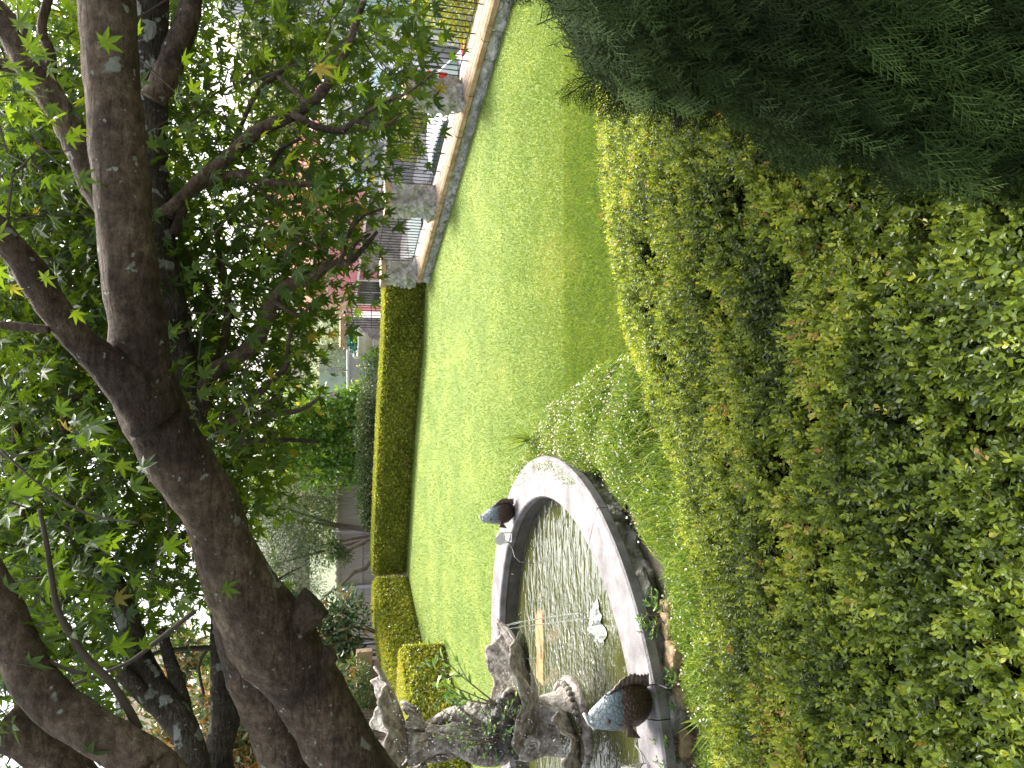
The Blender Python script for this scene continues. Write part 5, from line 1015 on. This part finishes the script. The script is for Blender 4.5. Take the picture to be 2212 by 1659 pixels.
crown(mp5,O5,34,(950,1520),-40,(1.6,2.1),.045,spread=.11,ml=8,dens=lambda X,Y:(X<270)*1.,rb=-.3)  # shade under the dense canopy put into these darker leaf tones
crown(mp1,O1,16,(-60,600),-60,(1.9,2.4),.045,spread=.12,ml=8,dens=lambda X,Y:((X<170)|((X>640)&(X<900)&(Y<350)))*1.)
# extra unseen leaves added above the frame to keep the limbs in shade
GAPS_=GAPS; GAPS=[]
def canopy(parent,o,n):
    m_=n; p=np.stack([rng.uniform(-4.8,.0,m_),rng.uniform(2.,6.8,m_),rng.uniform(4.6,6.3,m_)],-1)
    p=p[(p[:,2]-H)/p[:,1]>.40]; m_=len(p); tv,tt,to=T_maple(3)
    V,T,r=scatter(tv,tt,to,p,rng.normal(0,1,(m_,3))+np.array([0,0,-.5]),rng.normal(0,.5,(m_,3))+np.array([0,0,1]),rng.uniform(.06,.1,m_),np.clip(rng.normal(.45,.15,m_),0,.9)); npmesh('shade_crown',V-np.array(o),T,r,M['maple'],parent)
canopy(mp1,O1,6500)
# ------------------------------------------------------------------ conifer at the lower right of the upright view
cb=[(0,1130),(30,1215),(60,1250),(140,1262),(190,1240),(215,1222),(240,1300),(255,1400),(285,1560),(330,1660),(375,1720),(395,1840),(425,1960),(455,2080),(485,2240)]
CO=(2.3,2.4,0.); cf=empty('conifer',CO,label='dark feathery conifer leaning over the hedge at the right of the upright view',cat='tree')
def frond(seed):
    r_=random.Random(seed); v=[];t=[];o=[]
    def strip(a,b,w0,w1,c):
        a=Vector(a);b=Vector(b); d=(b-a).normalized(); x=Vector((d.y,-d.x,0))
        if x.length<.1: x=Vector((1,0,0))
        k=len(v); 
        for q in (a-x*w0,a+x*w0,b+x*w1,b-x*w1): v.append((q.x,q.y,q.z))
        t.extend([(k,k+1,k+2),(k,k+2,k+3)]); o.extend([c]*4)
    strip((0,0,0),(0,1,-.1),.014,.006,-.1)
    for i in range(11):
        y=.08+i*.083; s=1 if i%2 else -1; L_=.36*(1-y*.55)*r_.uniform(.7,1.1); e=(s*L_*.62,y+L_*.75,-.1*y+r_.uniform(-.07,.07)); strip((0,y,-.1*y),e,.010,.004,0)
        for j in range(5):
            q=.22+j*.17; bx,by,bz=e[0]*q,y+(e[1]-y)*q,e[2]*q-.1*y*(1-q); s2=1 if j%2 else -1; l2=.13*(1.1-q*.5)*r_.uniform(.7,1.2)
            strip((bx,by,bz),(bx+s*.35*l2+s2*l2*.45,by+l2*.9,bz+r_.uniform(-.03,.03)),.008,.003,.12)
    return v,t,o
n=30000; Y=rng.uniform(-120,520,n); X=rng.uniform(1060,2330,n); yb=np.interp(X,[c[1] for c in sorted(cb,key=lambda c:c[1])],[c[0] for c in sorted(cb,key=lambda c:c[1])])
ok=(Y<yb-30-18*np.sin(X*.021)-12*np.sin(X*.053+1)-rng.random(n)**2*70); X,Y=X[ok],Y[ok]
ok=(X>1240)|(Y<30); X,Y=X[ok],Y[ok]
dp=rng.uniform(1.25,2.3,len(X))-.35*(X-1200)/1000; p=PV(X,Y,np.clip(dp,.75,9)); n=len(p); print('fronds',n)
src=np.array([1.6,2.0,3.0]) ; d=nrm(p-np.array([1.5,2.6,2.6]))*1.0+np.array([-.4,-.25,-.35])+rng.normal(0,.38,(n,3)); nn=rng.normal(0,.6,(n,3))+np.array([0,-.8,.8])
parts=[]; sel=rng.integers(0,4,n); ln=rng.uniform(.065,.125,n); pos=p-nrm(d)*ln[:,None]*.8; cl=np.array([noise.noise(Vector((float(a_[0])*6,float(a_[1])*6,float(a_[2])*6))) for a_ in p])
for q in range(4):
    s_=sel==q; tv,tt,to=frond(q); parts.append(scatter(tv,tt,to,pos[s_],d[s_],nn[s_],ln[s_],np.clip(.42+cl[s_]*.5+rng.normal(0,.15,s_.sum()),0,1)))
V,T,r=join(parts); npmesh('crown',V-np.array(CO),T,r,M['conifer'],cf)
mb=MB(); r_=random.Random(2)
for k in range(34):
    X0=r_.uniform(1350,2250);Y0=r_.uniform(20,330)*(X0-1100)/1100; tip=P(X0,Y0,r_.uniform(1.5,2.2)); b_0=Vector((1.9,2.6,r_.uniform(1.2,3))); mb.tube([b_0,b_0.lerp(tip,.5)+Vector((0,0,-.06)),tip],[.012,.007,.002],6)
mb.tube([(2.3,2.6,-.1),(2.2,2.6,1.5),(2.1,2.6,3.4)],[.16,.13,.07],14,wob=.1); reb(mb,CO); mb.build('trunk',M['farbark'],cf,smooth=True)
# long sprays that reach past the edge of the mass
tips=[(1105,0,1250,-60,1.9),(1213,212,1330,150,2.0),(1235,60,1350,20,2.0),(1250,140,1380,80,2.0),(1240,110,1340,60,1.9),(1272,235,1400,140,2.),(1300,245,1420,170,1.9),(1180,20,1300,-20,2.)]
for X in range(1290,2210,42):
    yb_=np.interp(X,sorted(c[1] for c in cb),[c[0] for c in sorted(cb,key=lambda c:c[1])]); tips.append((X-20+random.uniform(-20,20),yb_+random.uniform(-22,22),X+70,yb_-110,1.95-.4*(X-1200)/1000))
tb_=MB(); pos=[];dd=[];sz_=[]
for X1,Y1,X0,Y0,y in tips:
    a_=P(X0,Y0,y);b2=P(X1,Y1,y); tb_.tube([a_,a_.lerp(b2,.5)+Vector((0,0,.01)),b2],[.004,.0025,.001],5)
    for k in range(9):
        q=.15+.85*k/8; pos.append(tuple(a_.lerp(b2,q*.85))); e=(b2-a_).normalized(); s=(1 if k%2 else -1)*.5; dd.append((e.x+s*e.z*.8,e.y+.1*s,e.z-s*e.x*.8)); sz_.append(.05+.06*(1-q))
    pos.append(tuple(a_.lerp(b2,.72))); dd.append(tuple((b2-a_).normalized())); sz_.append((b2-a_).length*.32)
reb(tb_,CO); tb_.build('spray_stems',M['twig'],cf)
n=len(pos); tv,tt,to=frond(9); V,T,r=scatter(tv,tt,to,np.array(pos),np.array(dd),np.tile([0,-1.,.2],(n,1)),sz_,np.full(n,.3)); npmesh('sprays',V-np.array(CO),T,r,M['conifer'],cf)
